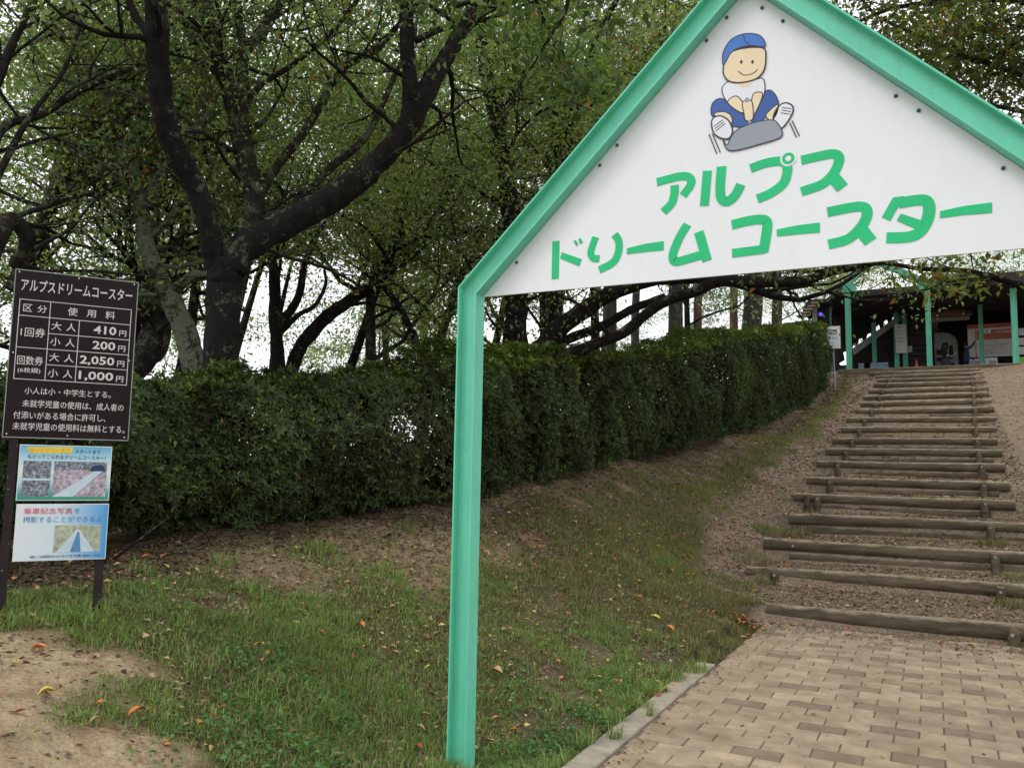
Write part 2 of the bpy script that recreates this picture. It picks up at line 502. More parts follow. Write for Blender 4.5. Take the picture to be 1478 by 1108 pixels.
XLG = lambda y: np.interp(y, [9, 12, 16, 20, 26, 34], [-1.8, -2.2, -2.2, -2.05, -1.85, -1.75])
def ground(x, y, fine=True):
    x = np.atleast_1d(np.asarray(x, float)).ravel(); y = np.atleast_1d(np.asarray(y, float)).ravel()
    xc = np.clip(x, -13, 6); yc = np.clip(y, -3, 46)
    z = tps(xc, yc)
    dist = np.hypot(x - xc, y - yc)
    z = z - 0.32 * np.clip(dist - 1, 0, None)
    z = np.maximum(z, -25)
    # steps: flat treads between the timbers
    tread = np.interp(y, sum([[a - 0.12, a + 0.02] for a in LY], []) + [36], sum([[max(LZ[i - 1] + .05, LZ[i] - (.225 if i < 9 else .17)) if i else -0.02, LZ[i] + 0.055] for i in range(len(LY))], []) + [5.72])
    inx = sstep(-0.25, 0.15, x - XLG(y)) * sstep(1.45, 1.1, x) * (y > 9.2) * (y < 36)
    z = z * (1 - inx) + tread * inx
    # paved part is flat and dropped under the bricks
    pv = (x > -1.84) * (y > -3) * (y < 9.33) * (x < 4.0)
    if fine:
        rough = 0.05 * (vnoise(x, y, 1.3) - .5) + 0.035 * (vnoise(x, y, 4, 1) - .5) + 0.022 * (vnoise(x, y, 11, 2) - .5) + .016 * (vnoise(x, y, 7.3, 33) - .5)
        z = z + rough * (1 - 0.75 * inx)
    z = np.where(pv, -0.05, z)
    return z
def G(x, y): return float(ground([x], [y])[0])

def covers(x, y):
    """turf, gravel, sand fractions"""
    n1 = vnoise(x, y, 0.8, 5); n2 = vnoise(x, y, 2.3, 6); n3 = vnoise(x, y, 6, 7)
    n = 0.5 * n1 + 0.32 * n2 + 0.18 * n3
    hx = np.interp(y, [h[1] for h in HB], [h[0] for h in HB])
    dh = x - hx                                        # distance right of the hedge foot
    u, v, w = proj(np.stack([x, y, ground(x, y, False)], -1))
    pathx = np.interp(y, [9, 10.5, 12, 14, 17, 20, 25, 32], [-2.0, -2.55, -3.0, -3.1, -2.95, -2.75, -2.4, -2.3])
    gv = sstep(-0.25, 0.2, x - pathx + 0.5 * (n2 - .5)) * (y > 9.2)
    right = sstep(1.3, 1.7, x) * (y > 9)
    near_post = sstep(3.2, 1.2, np.hypot(x + 2.3, y - 3.4))
    n4 = vnoise(x, y, 2.9, 15) * .6 + vnoise(x, y, 8, 16) * .4
    turf = sstep(0.375, 0.60, .55 * n + .45 * n4 + 0.07 * np.clip((dh - 1.2) / 1.2, -1, 1.0) + 0.14 * near_post + .24 * sstep(7, 10.5, y) * sstep(.35, 1.0, dh))
    turf *= sstep(0.2, 0.9, dh + 0.5 * (n2 - .5) + .3 * sstep(5.5, 9, y))
    turf = np.maximum(turf, .5 * sstep(.5, 1.2, dh) * sstep(.35, .55, n4))
    # trodden sandy patches
    sand = np.zeros_like(x)
    for (cx, cy, r) in ((-3.45, 2.15, .85), (-3.9, 1.8, .9), (-3.2, 1.75, .7), (-3.0, 1.4, .7), (-2.95, 2.3, .45), (-4.0, 2.4, .5)):
        sand = np.maximum(sand, .9 * sstep(1.2, 0.55, np.hypot(x - cx, y - cy) / r + 0.8 * (n2 - .5) + 0.4 * (n3 - .5)))
    for (cx, cy, r) in ((-4.3, 6.0, .75), (-3.9, 6.9, .5), (-4.6, 4.9, .5)):
        sand = np.maximum(sand, 0.35 * sstep(1.15, 0.6, np.hypot(x - cx, y - cy) / r + 0.8 * (n2 - .5)))
    sand = np.maximum(sand, 0.15 * right * sstep(10.5, 15, y))
    turf = turf * (1 - np.minimum(1, sand * 1.3)) * (1 - gv)
    turf = np.maximum(turf, right * sstep(0.42, 0.6, n) * sstep(22, 11, y))
    gv = gv * (1 - right * 0.45)
    return turf, gv, sand

def grid_lines(segs):
    out = [segs[0][0]]
    for a, b, st in segs:
        n = max(1, int(round((b - a) / st)))
        out += list(np.linspace(a, b, n + 1)[1:])
    return np.array(out)
gx = grid_lines([(-900, -200, 140), (-200, -40, 20), (-40, -14, 2), (-14, -7, 0.35), (-7, -1.86, 0.07), (-1.86, -1.825, 0.035), (-1.825, 1.6, 0.085), (1.6, 6, 0.2), (6, 40, 2.5), (40, 200, 20), (200, 900, 140)])
ys = sum([[a - 0.13, a - 0.05, a + 0.03, a + 0.12] for a in LY], [])
gy = np.unique(np.round(np.concatenate([grid_lines([(-900, -200, 140), (-200, -20, 20), (-20, -1, 1.0), (-1, 9.3, 0.07), (9.3, 9.36, .03), (9.36, 14, 0.08), (14, 24, 0.14), (24, 36, 0.22), (36, 60, 1.5), (60, 200, 14), (200, 900, 140)]), ys]), 4))
X, Y = np.meshgrid(gx, gy)
xf, yf = X.ravel(), Y.ravel()
zf = ground(xf, yf)
nx, ny = len(gx), len(gy)
me = bpy.data.meshes.new('ground')
me.vertices.add(nx * ny)
me.vertices.foreach_set('co', np.stack([xf, yf, zf], -1).ravel().astype(np.float32))
ii = (np.arange(ny - 1)[:, None] * nx + np.arange(nx - 1)[None]).ravel()
F = np.stack([ii, ii + 1, ii + nx + 1, ii + nx], -1)
me.loops.add(F.size); me.loops.foreach_set('vertex_index', F.ravel().astype(np.int32))
me.polygons.add(len(F)); me.polygons.foreach_set('loop_start', (np.arange(len(F)) * 4).astype(np.int32)); me.polygons.foreach_set('loop_total', np.full(len(F), 4, np.int32))
me.polygons.foreach_set('use_smooth', np.ones(len(F), bool))
t_, g_, s_ = covers(xf, yf)
at_ = me.attributes.new('cover', 'FLOAT_COLOR', 'POINT')
at_.data.foreach_set('color', np.stack([t_, g_, s_, np.ones_like(t_)], -1).ravel().astype(np.float32))
me.update(calc_edges=True)
tag(link('ground', me, M_ground), 'sloping hillside of soil, turf, gravel and trodden sand', kind='structure')

# ------------------------------------------------------------------ brick path
path = thing('path', 'buff brick path in running bond with scattered grey-brown bricks', None, (0, 5, 0))
path['kind'] = 'structure'
del_cat = 'category' in path and path.pop('category')
mb = MB(); mb.box((-1.63, -2.5, -0.045), (3.8, 9.32, -0.009)); mb.build('joint_sand', M_joint, path)
BW, BP = 0.27, 0.168
def brick_mesh(mat, w=BW, seed=0):
    r = random.Random(seed)
    mb = MB(); g = 0.0042
    mb.box((g, 0.0028, -0.04), (w - g, BP - 0.0028, 0.0), 0, 0.004)
    me = mb.mesh('brick'); me.materials.append(mat)
    return me
bm_l = [brick_mesh(M_brick), brick_mesh(M_brick2)]
bm_d = brick_mesh(M_brick_dark)
cand = []
for n in range(-18, 25):
    y0 = 5.205 - BP + n * BP
    if y0 + BP > 9.31: break
    off = -0.66 + (0.5 * BW if n % 2 else 0)
    for k in range(-4, 13):
        x0 = off + k * BW
        kk = k + (0.5 if n % 2 else 0)                 # dark lattice (1.5,1),(-0.5,3)
        a = (3 * kk + 0.5 * n) / 5.0; bq = (1.5 * n - kk) / 5.0
        dark = abs(a - round(a)) < 0.01 and abs(bq - round(bq)) < 0.01
        w = BW
        if x0 < -1.63:
            w = x0 + BW + 1.63; x0 = -1.63
            if w < 0.03: continue
        if x0 > 3.4: continue
        u, v, ww = proj((x0 + w / 2, y0 + BP / 2, 0))
        vis = ww > 0.5 and -40 < u < 1520 and v < 1150
        cand.append((0 if vis else 1, ww, x0, y0, w, dark))
cand.sort(key=lambda t: (t[0], t[1]))
rest = MB()
for i, (vis, ww, x0, y0, w, dark) in enumerate(cand):
    dz = rnd.uniform(-0.0025, 0.0025)
    faded = x0 < -1.2 and rnd.random() < 0.6
    if i < 300 and not vis:
        full = abs(w - BW) < 1e-6
        me = (bm_d if dark and not faded else bm_l[rnd.randrange(2)])
        if not full: me = brick_mesh(M_brick_dark if dark and not faded else M_brick, w)
        o = bpy.data.objects.new('brick', me)
        o.location = (x0, y0 - 5, dz)
        o.rotation_euler = (rnd.uniform(-.006, .006), rnd.uniform(-.004, .004), rnd.uniform(-.006, .006))
        o.parent = path
        C.objects.link(o)
    else:
        rest.box((x0 + .0042, y0 + .0028, -.04), (x0 + w - .0042, y0 + BP - .0028, dz), 1 if dark else 0, .004)
o = rest.build('outer_bricks', [M_brick, M_brick_dark], path); o['kind'] = 'stuff'
# concrete edging strip beside the path
kb = thing('kerb_strip', 'flush concrete edging strip between grass bank and brick path', None, (-1.73, 4, 0)); kb['kind'] = 'structure'
y = -2.0
while y < 6.6:
    mb = MB(); mb.box((-1.785, y + .004, -.06), (-1.636, y + 0.596, 0.012 + rnd.uniform(-.003, .003)), 0, .006)
    mb.build('edging_stone', M_concrete, kb)
    y += 0.6

# ------------------------------------------------------------------ log steps
def log_part(name, parent, x0, x1, y, z, r, tilt=0.0, seg=14):
    n = max(6, int((x1 - x0) / 0.16))
    mb = MB()
    ph = rnd.uniform(0, 6)
    pts, rad = [], []
    for i in range(n + 1):
        t = i / n; x = x0 + (x1 - x0) * t
        pts.append((x, y + 0.015 * math.sin(2 * t + ph) + tilt * (t - .5), z + 0.012 * math.sin(3.1 * t + ph)))
        rad.append(r * (1 + 0.035 * math.sin(7 * t + ph) + rnd.uniform(-.012, .012)))
    mb.tube(pts, rad, seg, jit=0.02)
    return mb.build(name, M_log, parent)
ordin = ['lowest', 'second', 'third', 'fourth', 'fifth', 'sixth', 'seventh', 'eighth', 'ninth', 'tenth', 'eleventh', 'twelfth', 'thirteenth', 'fourteenth', 'fifteenth', 'sixteenth', 'seventeenth', 'eighteenth', 'nineteenth']
stake_px = {0: (None, 1457), 1: (1120, 1441), 2: (None, 1435), 3: (None, 1428), 4: (1181, 1421), 5: (1198, 1419), 6: (1210, 1416), 7: (1221, 1412), 8: (1230, 1410), 9: (1240, 1408.5), 10: (1248, 1406), 11: (1258, 1407), 12: (1263, 1406), 13: (1270, 1405), 14: (1274, 1404.6), 15: (1280, 1404), 16: (1284, 1403), 17: (1288, 1402), 18: (1292, 1401)}
rnd.seed(21)
for i, (ly, lz, pl, pr, py) in enumerate(LOGS):
    xl = atY(pl, py, ly)[0]; xr = atY(pr, py, ly)[0]
    xr = min(xr, 1.35) if i < 4 else xr
    extra = ['reaching the brick path', 'with its left end half sunk in grass', 'with a pale metal bolt near its left end', 'with a grass tuft over its left end', 'with a doubled stake at its left', '', '', '', '', '', '', '', '', '', '', '', '', '', 'at the very top of the flight'][i]
    lab = ('%s timber step from the bottom %s' % (ordin[i], extra)).strip() if i else 'lowest timber step, round log edging the end of the brick path'
    if i > 4 and i < 18: lab = '%s timber step counted up from the brick path, round grey logs' % ordin[i]
    st = thing('log_step', lab, 'step', ((xl + xr) / 2, ly, lz), 'timber steps climbing the slope')
    r = 0.088
    tl = {0: -0.10, 1: -0.16, 2: 0.03}.get(i, rnd.uniform(-.05, .05))
    log_part('log', st, xl, xr, ly, lz, r, tl)
    log_part('log', st, xl + rnd.uniform(.25, .5), xr - rnd.uniform(.15, .35), ly - .02, lz - .168, .084, tl, 10)
    sp = [p for p in stake_px[i] if p]
    for p in sp:
        sx = atY(p, py, ly)[0]
        mb = MB()
        h = rnd.uniform(-.0, .02)
        lean = rnd.uniform(-.01, .01)
        yy = ly - .088 - .054 + tl * ((sx - xl) / (xr - xl) - .5)
        top = lz + .04 + h
        zs = [lz - .42, lz - .2, lz, top - .012, top]
        mb.tube([(sx + lean * k, yy, z) for k, z in enumerate(zs)], [.055, .055, .055, .053, .044], 12, jit=.03)
        sk = mb.build('stake', M_log, st)
        mb = MB(); zb = lz + .005
        mb.tube([(sx, yy - .054, zb), (sx, yy - .066, zb)], .017, 8)
        mb.build('bolt', M_grey, sk)
    if i == 2:
        sx = atY(1145.7, py, ly)[0]; mb = MB(); mb.tube([(sx, ly - .085, lz), (sx, ly - .1, lz)], .018, 8); mb.build('bolt', M_grey, st)
    if i == 4:
        sx = atY(1166, py, ly)[0]; mb = MB(); mb.tube([(sx, ly - .13, lz - .4), (sx, ly - .13, lz), (sx - .01, ly - .13, lz + .07)], .05, 10, jit=.03); mb.build('stake', M_log, st)

# ------------------------------------------------------------------ entrance gate
gate = thing('entrance_gate', 'green steel gable gate with white triangular panel of green lettering', 'gate', (-0.75, 4.0, 0))
GX0, GX1, GZ, GA = -2.353, 0.855, 2.576, 4.15
GY0, GY1 = 3.944, 4.044
tf = 0.009
def hbeam(mb, outer, inner):
    """channel between two polylines (outer edge, inner edge) given in XZ, for flange/web/flange"""
    for poly, sgn in ((outer, 1), (inner, -1)):
        pass
cx = (GX0 + GX1) / 2
wd = 0.117
k45 = wd * math.tan(math.radians(22.5))
# left post
def post(x0, x1, outer_is_left, name='post'):
    mb = MB()
    zt_out, zt_in = GZ, GZ - k45
    xo, xi = (x0, x1) if outer_is_left else (x1, x0)
    def zt(x): return zt_out + (zt_in - zt_out) * (x - xo) / (xi - xo)
    zb = -0.3
    def slab(a, b, ya, yb):
        lo = [(a, ya, zb), (b, ya, zb), (b, ya, zt(b)), (a, ya, zt(a))]
        mb.prism(lo[::-1] if False else lo, (0, yb - ya, 0))
    slab(x0, x0 + tf, GY0, GY1); slab(x1 - tf, x1, GY0, GY1); slab(x0 + tf, x1 - tf, (GY0 + GY1) / 2 - .004, (GY0 + GY1) / 2 + .004)
    return mb.build(name, M_green, gate)
post(GX0, GX0 + wd, True); post(GX1 - wd, GX1, False)
def rafter(side):
    # outer line from (GX0,GZ) to (cx,GA); inner offset by wd
    mb = MB()
    xa, za = (GX0, GZ) if side < 0 else (GX1, GZ)
    L = np.array([cx - xa, GA - za]); Ln = np.linalg.norm(L); t = L / Ln
    nrm = np.array([t[1], -t[0]]) if side < 0 else np.array([-t[1], t[0]])
    def line(off0, off1):
        # quad between two offsets from the outer line, mitred at eave (joint line) and apex (x=cx)
        res = []
        for off in (off0, off1):
            P = np.array([xa, za]) + nrm * off
            # eave: lies on the mitre line from outer corner to inner corner
            ic = np.array([xa + (wd if side < 0 else -wd), za - k45])
            f = off / wd
            e = np.array([xa, za]) * (1 - f) + ic * f
            s = (cx - P[0]) / t[0]
            ap = P + t * s
            res.append((e, ap))
        return [res[0][0], res[0][1], res[1][1], res[1][0]]
    def slab(o0, o1, ya, yb):
        q = line(o0, o1)
        mb.prism([(p[0], ya, p[1]) for p in q], (0, yb - ya, 0))
    slab(0, tf, GY0, GY1); slab(wd - tf, wd, GY0, GY1); slab(tf, wd - tf, (GY0 + GY1) / 2 - .004, (GY0 + GY1) / 2 + .004)
    return mb.build('rafter', M_green, gate)
rafter(-1); rafter(1)
# panel
PY = GY1 - 0.02
slope = (GA - GZ) / (cx - GX0)
wv = wd / math.cos(math.atan(slope))            # vertical thickness of rafter
zb_panel = 2.525
def inner_z(x): return GA - abs(x - cx) * slope - wv
xl_p = cx - (GA - wv - zb_panel) / slope; xr_p = 2 * cx - xl_p
mb = MB(); mb.prism([(xl_p + .002, PY, zb_panel), (cx, PY, inner_z(cx) - .002), (xr_p - .002, PY, zb_panel)][::-1], (0, .012, 0))
panel = mb.build('sign_panel', M_white, gate)
# screws along the panel edges, at their photographed spots
def on_panel(px, py, d=0.0): return atY(px, py, PY - d)
for (px, py) in ((746, 379), (866, 239), (891, 210), (1020, 59), (1049, 26), (1100, 12), (1130, 31), (1293, 139), (1326, 160), (1448, 243)):
    p = on_panel(px, py)
    mb = MB(); mb.tube([(p[0], PY - .001, p[2]), (p[0], PY - .006, p[2]), (p[0], PY - .008, p[2])], [.009, .009, .005], 8); mb.build('screw', M_screw, panel)
# lettering: brush strokes traced as ribbons on the panel
def ribbon(mb, pts, width, y, smooth=6):
    """pts in (x,z) metres on the panel"""
    P = catmull([np.array([p[0], p[1], 0.0]) for p in pts], smooth) if len(pts) > 2 and smooth else [np.array([p[0], p[1], 0.0]) for p in pts]
    n = len(P); Lr = []
    for i in range(n):
        t = P[min(i + 1, n - 1)] - P[max(i - 1, 0)]; t = t / (np.linalg.norm(t) + 1e-9)
        nn = np.array([-t[1], t[0], 0])
        w = width[0] + (width[-1] - width[0]) * i / (n - 1) if hasattr(width, '__len__') else width
        Lr.append((P[i] + nn * w / 2, P[i] - nn * w / 2))
    V = [(a[0], y, a[1]) for ab in Lr for a in ab]
    V += [(v[0], y + 0.0015, v[2]) for v in V]
    m = 2 * n
    Fc = []
    for i in range(n - 1):
        a, b_, c_, d_ = 2 * i, 2 * i + 1, 2 * i + 3, 2 * i + 2
        Fc.append((a, b_, c_, d_)); 
        Fc.append((a, d_, m + d_, m + a)); Fc.append((b_, m + b_, m + c_, c_))
    Fc.append((0, m, m + 1, 1)); Fc.append((2 * n - 2, 2 * n - 1, m + 2 * n - 1, m + 2 * n - 2))
    mb.add(V, Fc)
def flatpoly(mb, pts, y, t=0.0015):
    mb.prism([(p[0], y, p[1]) for p in pts], (0, t, 0))
def pk(cr_, pts):                                       # photo crop -> panel metres
    ox, oy, sc = cr_
    out = []
    for a, b_ in pts:
        p = on_panel(ox + a / sc, oy + b_ / sc); out.append((p[0], p[2]))
    return out
C2 = (780, 200, 4.479); C3 = (1040, 200, 3.695)
mpp = 0.0040                                           # metres per photo pixel on the panel
LETTERS = [
    (C2, [([(753, 283), (830, 262), (900, 246), (950, 247), (976, 272), (966, 310), (922, 370)], 48), ([(868, 302), (866, 360), (848, 420), (795, 475)], 48)], []),
    (C2, [([(1080, 209), (1072, 300), (1060, 436)], 51), ([(1172, 181), (1163, 300), (1168, 382), (1202, 408), (1240, 388), (1270, 350), (1296, 297)], 53)], []),
    (C3, [([(160, 161), (230, 135), (290, 123), (330, 123), (352, 142), (356, 180), (335, 240), (270, 290), (196, 323)], 42)], []),
    (C3, [([(430, 117), (530, 94), (598, 83), (630, 98), (628, 135), (600, 190), (540, 245), (430, 284)], 42), ([(596, 200), (650, 264)], 52)], []),
    (C2, [([(101, 663), (96, 908)], 47)], [[(140, 735), (268, 780), (250, 825), (128, 775)], [(245, 652), (262, 643), (275, 672), (256, 681)], [(214, 663), (230, 657), (246, 686), (232, 693)]]),
    (C2, [([(358, 637), (335, 700), (326, 745), (345, 774), (382, 776)], 43), ([(480, 620), (505, 660), (506, 730), (470, 800), (380, 850)], 45)], []),
    (C2, [], [[(560, 710), (680, 680), (797, 663), (797, 722), (680, 733), (560, 748)]]),
    (C2, [([(950, 555), (900, 640), (862, 730), (857, 778), (880, 796), (960, 776), (1075, 742)], 50), ([(1024, 603), (1078, 790)], 54)], []),
    (C3, [([(60, 461), (140, 441), (215, 432), (248, 448), (243, 520), (228, 607)], 44), ([(62, 612), (235, 590)], 40)], []),
    (C3, [], [[(300, 485), (410, 463), (530, 448), (530, 502), (410, 511), (300, 523)]]),
    (C3, [([(570, 393), (680, 371), (745, 363), (779, 380), (775, 430), (730, 495), (670, 540), (575, 565)], 43), ([(748, 484), (800, 550)], 54)], []),
    (C3, [([(950, 345), (1050, 329), (1098, 334), (1113, 375), (1100, 440), (1060, 500), (1000, 525), (885, 530)], 46)], [[(920, 315), (980, 307), (962, 340), (905, 440), (860, 420)], [(962, 401), (1080, 440), (1060, 490), (940, 438)]]),
    (C3, [], [[(1170, 388), (1300, 360), (1448, 341), (1448, 397), (1300, 408), (1170, 425)]]),
]
for cr_, strokes, polys in LETTERS:
    mb = MB(); yy = PY - 0.0025; j = 0
    for pts, w in strokes:
        ribbon(mb, pk(cr_, pts), w / cr_[2] * mpp, yy - j * .0004); j += 1
    for pp in polys:
        flatpoly(mb, pk(cr_, pp), yy - j * .0004); j += 1
    mb.build('letter', M_letter, panel)
# handakuten ring of the third letter with its white surround
c0 = pk(C3, [(362, 108)])[0]
def disc(mb, c_, r, y, n=24, sx=1, sz=1, rot=0):
    pts = []
    for k in range(n):
        a = -2 * math.pi * k / n
        x, z = r * sx * math.cos(a), r * sz * math.sin(a)
        pts.append((c_[0] + x * math.cos(rot) - z * math.sin(rot), c_[1] + x * math.sin(rot) + z * math.cos(rot)))
    flatpoly(mb, pts, y)
for r_, mt, dy in ((35, M_white, .0033), (27, M_letter, .0038), (12.5, M_white, .0043)):
    mb = MB(); disc(mb, c0, r_ / 3.695 * mpp, PY - dy); mb.build('letter_ring', mt, panel)
# sled rider emblem: a plain generic child on a sled
CE = (990, 30, 5.54)
def poly_e(pts, mat, lvl, name='emblem_shape', smooth=True, outline=True, ow=7):
    q = pk(CE, pts)
    if smooth:
        P = [np.array([a, b_, 0]) for a, b_ in q]; n = len(P); out = []
        for i in range(n):
            a, b_, c_, d_ = P[i - 1], P[i], P[(i + 1) % n], P[(i + 2) % n]
            for k in range(5):
                t = k / 5
                out.append(0.5 * ((2 * b_) + (-a + c_) * t + (2 * a - 5 * b_ + 4 * c_ - d_) * t * t + (-a + 3 * b_ - 3 * c_ + d_) * t ** 3))
        q = [(v[0], v[1]) for v in out]
    y = PY - 0.002 - lvl * 0.0007
    if outline:
        mb = MB(); ribbon(mb, q + [q[0]], ow / 5.54 * mpp, y - .0003, smooth=0); mb.build('outline', M_outline, panel)
    mb = MB(); flatpoly(mb, q, y, .0006); mb.build(name, mat, panel)
def line_e(pts, lvl, w=7, mat=None):
    mb = MB(); ribbon(mb, pk(CE, pts), w / 5.54 * mpp, PY - .002 - lvl * .0007); mb.build('outline', mat or M_outline, panel)
M_skin = simple('print_skin', (0.83, 0.68, 0.46), 0.5, 0.03, 5)
M_blue = simple('print_blue', (0.055, 0.12, 0.38), 0.5, 0.06, 5)
M_blue2 = simple('print_cap_blue', (0.07, 0.20, 0.58), 0.5, 0.06, 5)
M_sled = simple('print_grey', (0.30, 0.33, 0.37), 0.5, 0.05, 5)
M_shirt = simple('print_white', (0.78, 0.79, 0.85), 0.5, 0.03, 5)
poly_e([(215, 660), (290, 625), (380, 700), (470, 735), (560, 700), (640, 565), (705, 580), (740, 680), (650, 760), (560, 830), (400, 850), (300, 800), (208, 760)], M_blue, 1)
poly_e([(290, 560), (330, 495), (430, 490), (560, 470), (620, 470), (632, 560), (600, 640), (520, 660), (440, 650), (340, 660)], M_shirt, 2)
poly_e([(335, 655), (405, 605), (470, 680), (470, 735), (420, 728)], M_skin, 3)
poly_e([(540, 590), (612, 582), (590, 670), (540, 760), (525, 700)], M_skin, 3)
poly_e([(455, 655), (520, 640), (538, 700), (535, 790), (480, 800), (465, 735)], M_skin, 4)
poly_e([(410, 500), (530, 485), (500, 530), (440, 530)], M_skin, 3, outline=False)
poly_e([(345, 270), (470, 225), (620, 225), (640, 300), (625, 400), (560, 470), (430, 500), (335, 480), (300, 400)], M_skin, 5, ow=10)
poly_e([(298, 350), (300, 260), (360, 160), (460, 112), (570, 115), (625, 160), (628, 212), (520, 205), (420, 225), (360, 265), (315, 345)], M_blue2, 6)
line_e([(462, 113), (475, 165), (520, 205)], 8, 4)
for ex in (445, 535):
    mb = MB(); disc(mb, pk(CE, [(ex, 335)])[0], 9 / 5.54 * mpp, PY - .0062, 12, 1, 1.5); mb.build('outline', M_outline, panel)
line_e([(420, 410), (470, 440), (540, 425), (575, 395)], 6, 6)
poly_e([(225, 750), (300, 730), (360, 760), (368, 820), (300, 800)], M_skin, 3)
poly_e([(645, 750), (735, 672), (730, 740), (690, 800), (660, 792)], M_skin, 3)
poly_e([(210, 800), (270, 765), (340, 800), (374, 880), (350, 940), (290, 945), (225, 900)], M_shirt, 6, ow=10)
poly_e([(700, 770), (740, 690), (800, 660), (855, 690), (845, 760), (770, 860), (720, 830)], M_shirt, 3, ow=10)
for k in range(3):
    line_e([(225 + k * 8, 850 + k * 18), (300 + k * 8, 795 + k * 16)], 8, 4)
    line_e([(760 + k * 4, 740 - k * 22), (838 + k * 4, 752 - k * 22)], 5, 4)
poly_e([(300, 960), (330, 998), (365, 930), (420, 870), (560, 815), (690, 798), (740, 830), (772, 900), (740, 945), (560, 1000), (400, 1040), (330, 1030)], M_sled, 5)
line_e([(488, 620), (492, 655)], 5, 24, M_sled); line_e([(508, 798), (512, 826)], 5, 20, M_sled)
for a in (((185, 908), (248, 1065)), ((212, 905), (276, 1055)), ((832, 820), (884, 935)), ((850, 802), (908, 925))):
    line_e(list(a), 2, 7)

# ------------------------------------------------------------------ text
def text_mesh(s, w, h, bold=0.0, keep=False):
    """mesh of text scaled to width w and height h, origin at its lower left corner"""
    cu = bpy.data.curves.new('text', 'FONT')
    cu.body = s
    cu.size = 1
    cu.offset = bold
    cu.resolution_u = 2
    o = bpy.data.objects.new('text', cu)
    C.objects.link(o)
    dg = bpy.context.evaluated_depsgraph_get()
    me = bpy.data.meshes.new_from_object(o.evaluated_get(dg))
    bpy.data.objects.remove(o)
    n = len(me.vertices)
    co = np.empty(n * 3, np.float32)
    if n == 0: return me
    me.vertices.foreach_get('co', co); co = co.reshape(-1, 3)
    mn, mx = co.min(0), co.max(0)
    sx = w / max(1e-6, mx[0] - mn[0]); sy = h / max(1e-6, mx[1] - mn[1])
    if w <= 0: sx = sy
    co = (co - mn) * np.array([sx, sy, 1])
    me.vertices.foreach_set('co', co.ravel()); me.update()
    return me
class Frame:
    """flat board frame: origin top-left, u to the right (metres), v down (metres), n towards the viewer"""
    def __init__(s, tl, ux, vz=(0, 0, -1)):
        s.o = np.array(tl, float); s.u = unit(np.array(ux, float)); s.v = np.array(vz, float); s.n = np.cross(s.u, -s.v); 
        s.n = np.cross(s.v, s.u); s.n = -s.n if False else s.n
    def p(s, u, v, d=0.0): return s.o + s.u * u + s.v * v + s.nn * d
    @property
    def nn(s):
        n = np.cross(s.u, -s.v)          # u x up
        return -np.cross(-s.v, s.u) if False else -(-n)
    def rect(s, mb, u0, v0, u1, v1, d, t=0.0012, mi=0):
        n = s.nn
        L = [s.p(u0, v0, d), s.p(u0, v1, d), s.p(u1, v1, d), s.p(u1, v0, d)]
        mb.prism([q - n * t for q in L][::-1], n * t, mi)
    def poly(s, mb, pts, d, t=0.0008, mi=0):
        n = s.nn
        mb.prism([s.p(a, b_, d) - n * t for a, b_ in pts], n * t, mi)
    def text(s, txt, u, v, w, h, d, mat, parent, bold=0.0, name='lettering'):
        me = text_mesh(txt, w, h, bold)
        n_ = len(me.vertices)
        if n_ == 0: return None
        co = np.empty(n_ * 3, np.float32); me.vertices.foreach_get('co', co); co = co.reshape(-1, 3)
        W_ = s.o[None] + s.u[None] * (u + co[:, :1]) + s.v[None] * (v + h - co[:, 1:2]) + s.nn[None] * d
        me.vertices.foreach_set('co', W_.astype(np.float32).ravel()); me.update()
        me.materials.clear(); me.materials.append(mat)
        return link(name, me, None, parent)

# ------------------------------------------------------------------ price signboard
RB = 5.2
tl = atR(23, 388, RB * 0.999); tr = atR(200, 405, RB)
bw = float(np.hypot(*(tr - tl)[:2])); bh = 0.915
ux = np.array([tr[0] - tl[0], tr[1] - tl[1], 0])
F1 = Frame(tl, ux)
f_tan = unit(ux)
zg = G(-4.28, 2.9)
sb = thing('price_signboard', 'dark brown price board on two brown posts with two posters below', 'signboard', tuple((F1.p(bw / 2, 0)[:2]).tolist()) + (zg,))
mb = MB(); F1.rect(mb, 0, 0, bw, bh, 0.0, 0.012); board = mb.build('board', M_brown, sb)
mb = MB()
for a, b_, c_, d_ in ((-.002, -.002, bw + .002, .003), (-.002, bh - .003, bw + .002, bh + .002), (-.002, 0, .0025, bh), (bw - .0025, 0, bw + .002, bh)):
    F1.rect(mb, a, b_, c_, d_, 0.0015, 0.014)
mb.build('edge_trim', M_grey, board)
for u in (0.03, 0.5, 0.965):
    for v in (0.015, 0.5, 0.98):
        if u == 0.5 and v == 0.5: continue
        p = F1.p(u * bw, v * bh); n_ = F1.nn
        mb = MB(); mb.tube([p, p + n_ * .004], .0042, 6); mb.build('rivet', M_cream, board)
def T1(txt, u0, v0, u1, v1, bold=0.004, m=None): F1.text(txt, u0 * bw, v0 * bh, (u1 - u0) * bw, (v1 - v0) * bh, 0.0025, m or M_cream, board, bold)
T1('アルプスドリームコースター', .05, .052, .955, .125, .01)
mb = MB()
def ln(u0, v0, u1, v1, w=0.0036):
    F1.rect(mb, min(u0, u1) * bw - w / 2, min(v0, v1) * bh - w / 2, max(u0, u1) * bw + w / 2, max(v0, v1) * bh + w / 2, 0.002 + 0.0001 * (u0 == u1), 0.001)
for v in (.178, .275, .655): ln(.05, v, .955, v)
ln(.05, .466, .29, .466)
for v in (.371, .466, .56): ln(.29, v, .955, v)
ln(.05, .178, .05, .655); ln(.955, .178, .955, .655); ln(.29, .178, .29, .655); ln(.53, .275, .53, .655)
mb.build('table_lines', M_cream, board)
T1('区', .08, .205, .15, .25); T1('分', .19, .205, .265, .25)
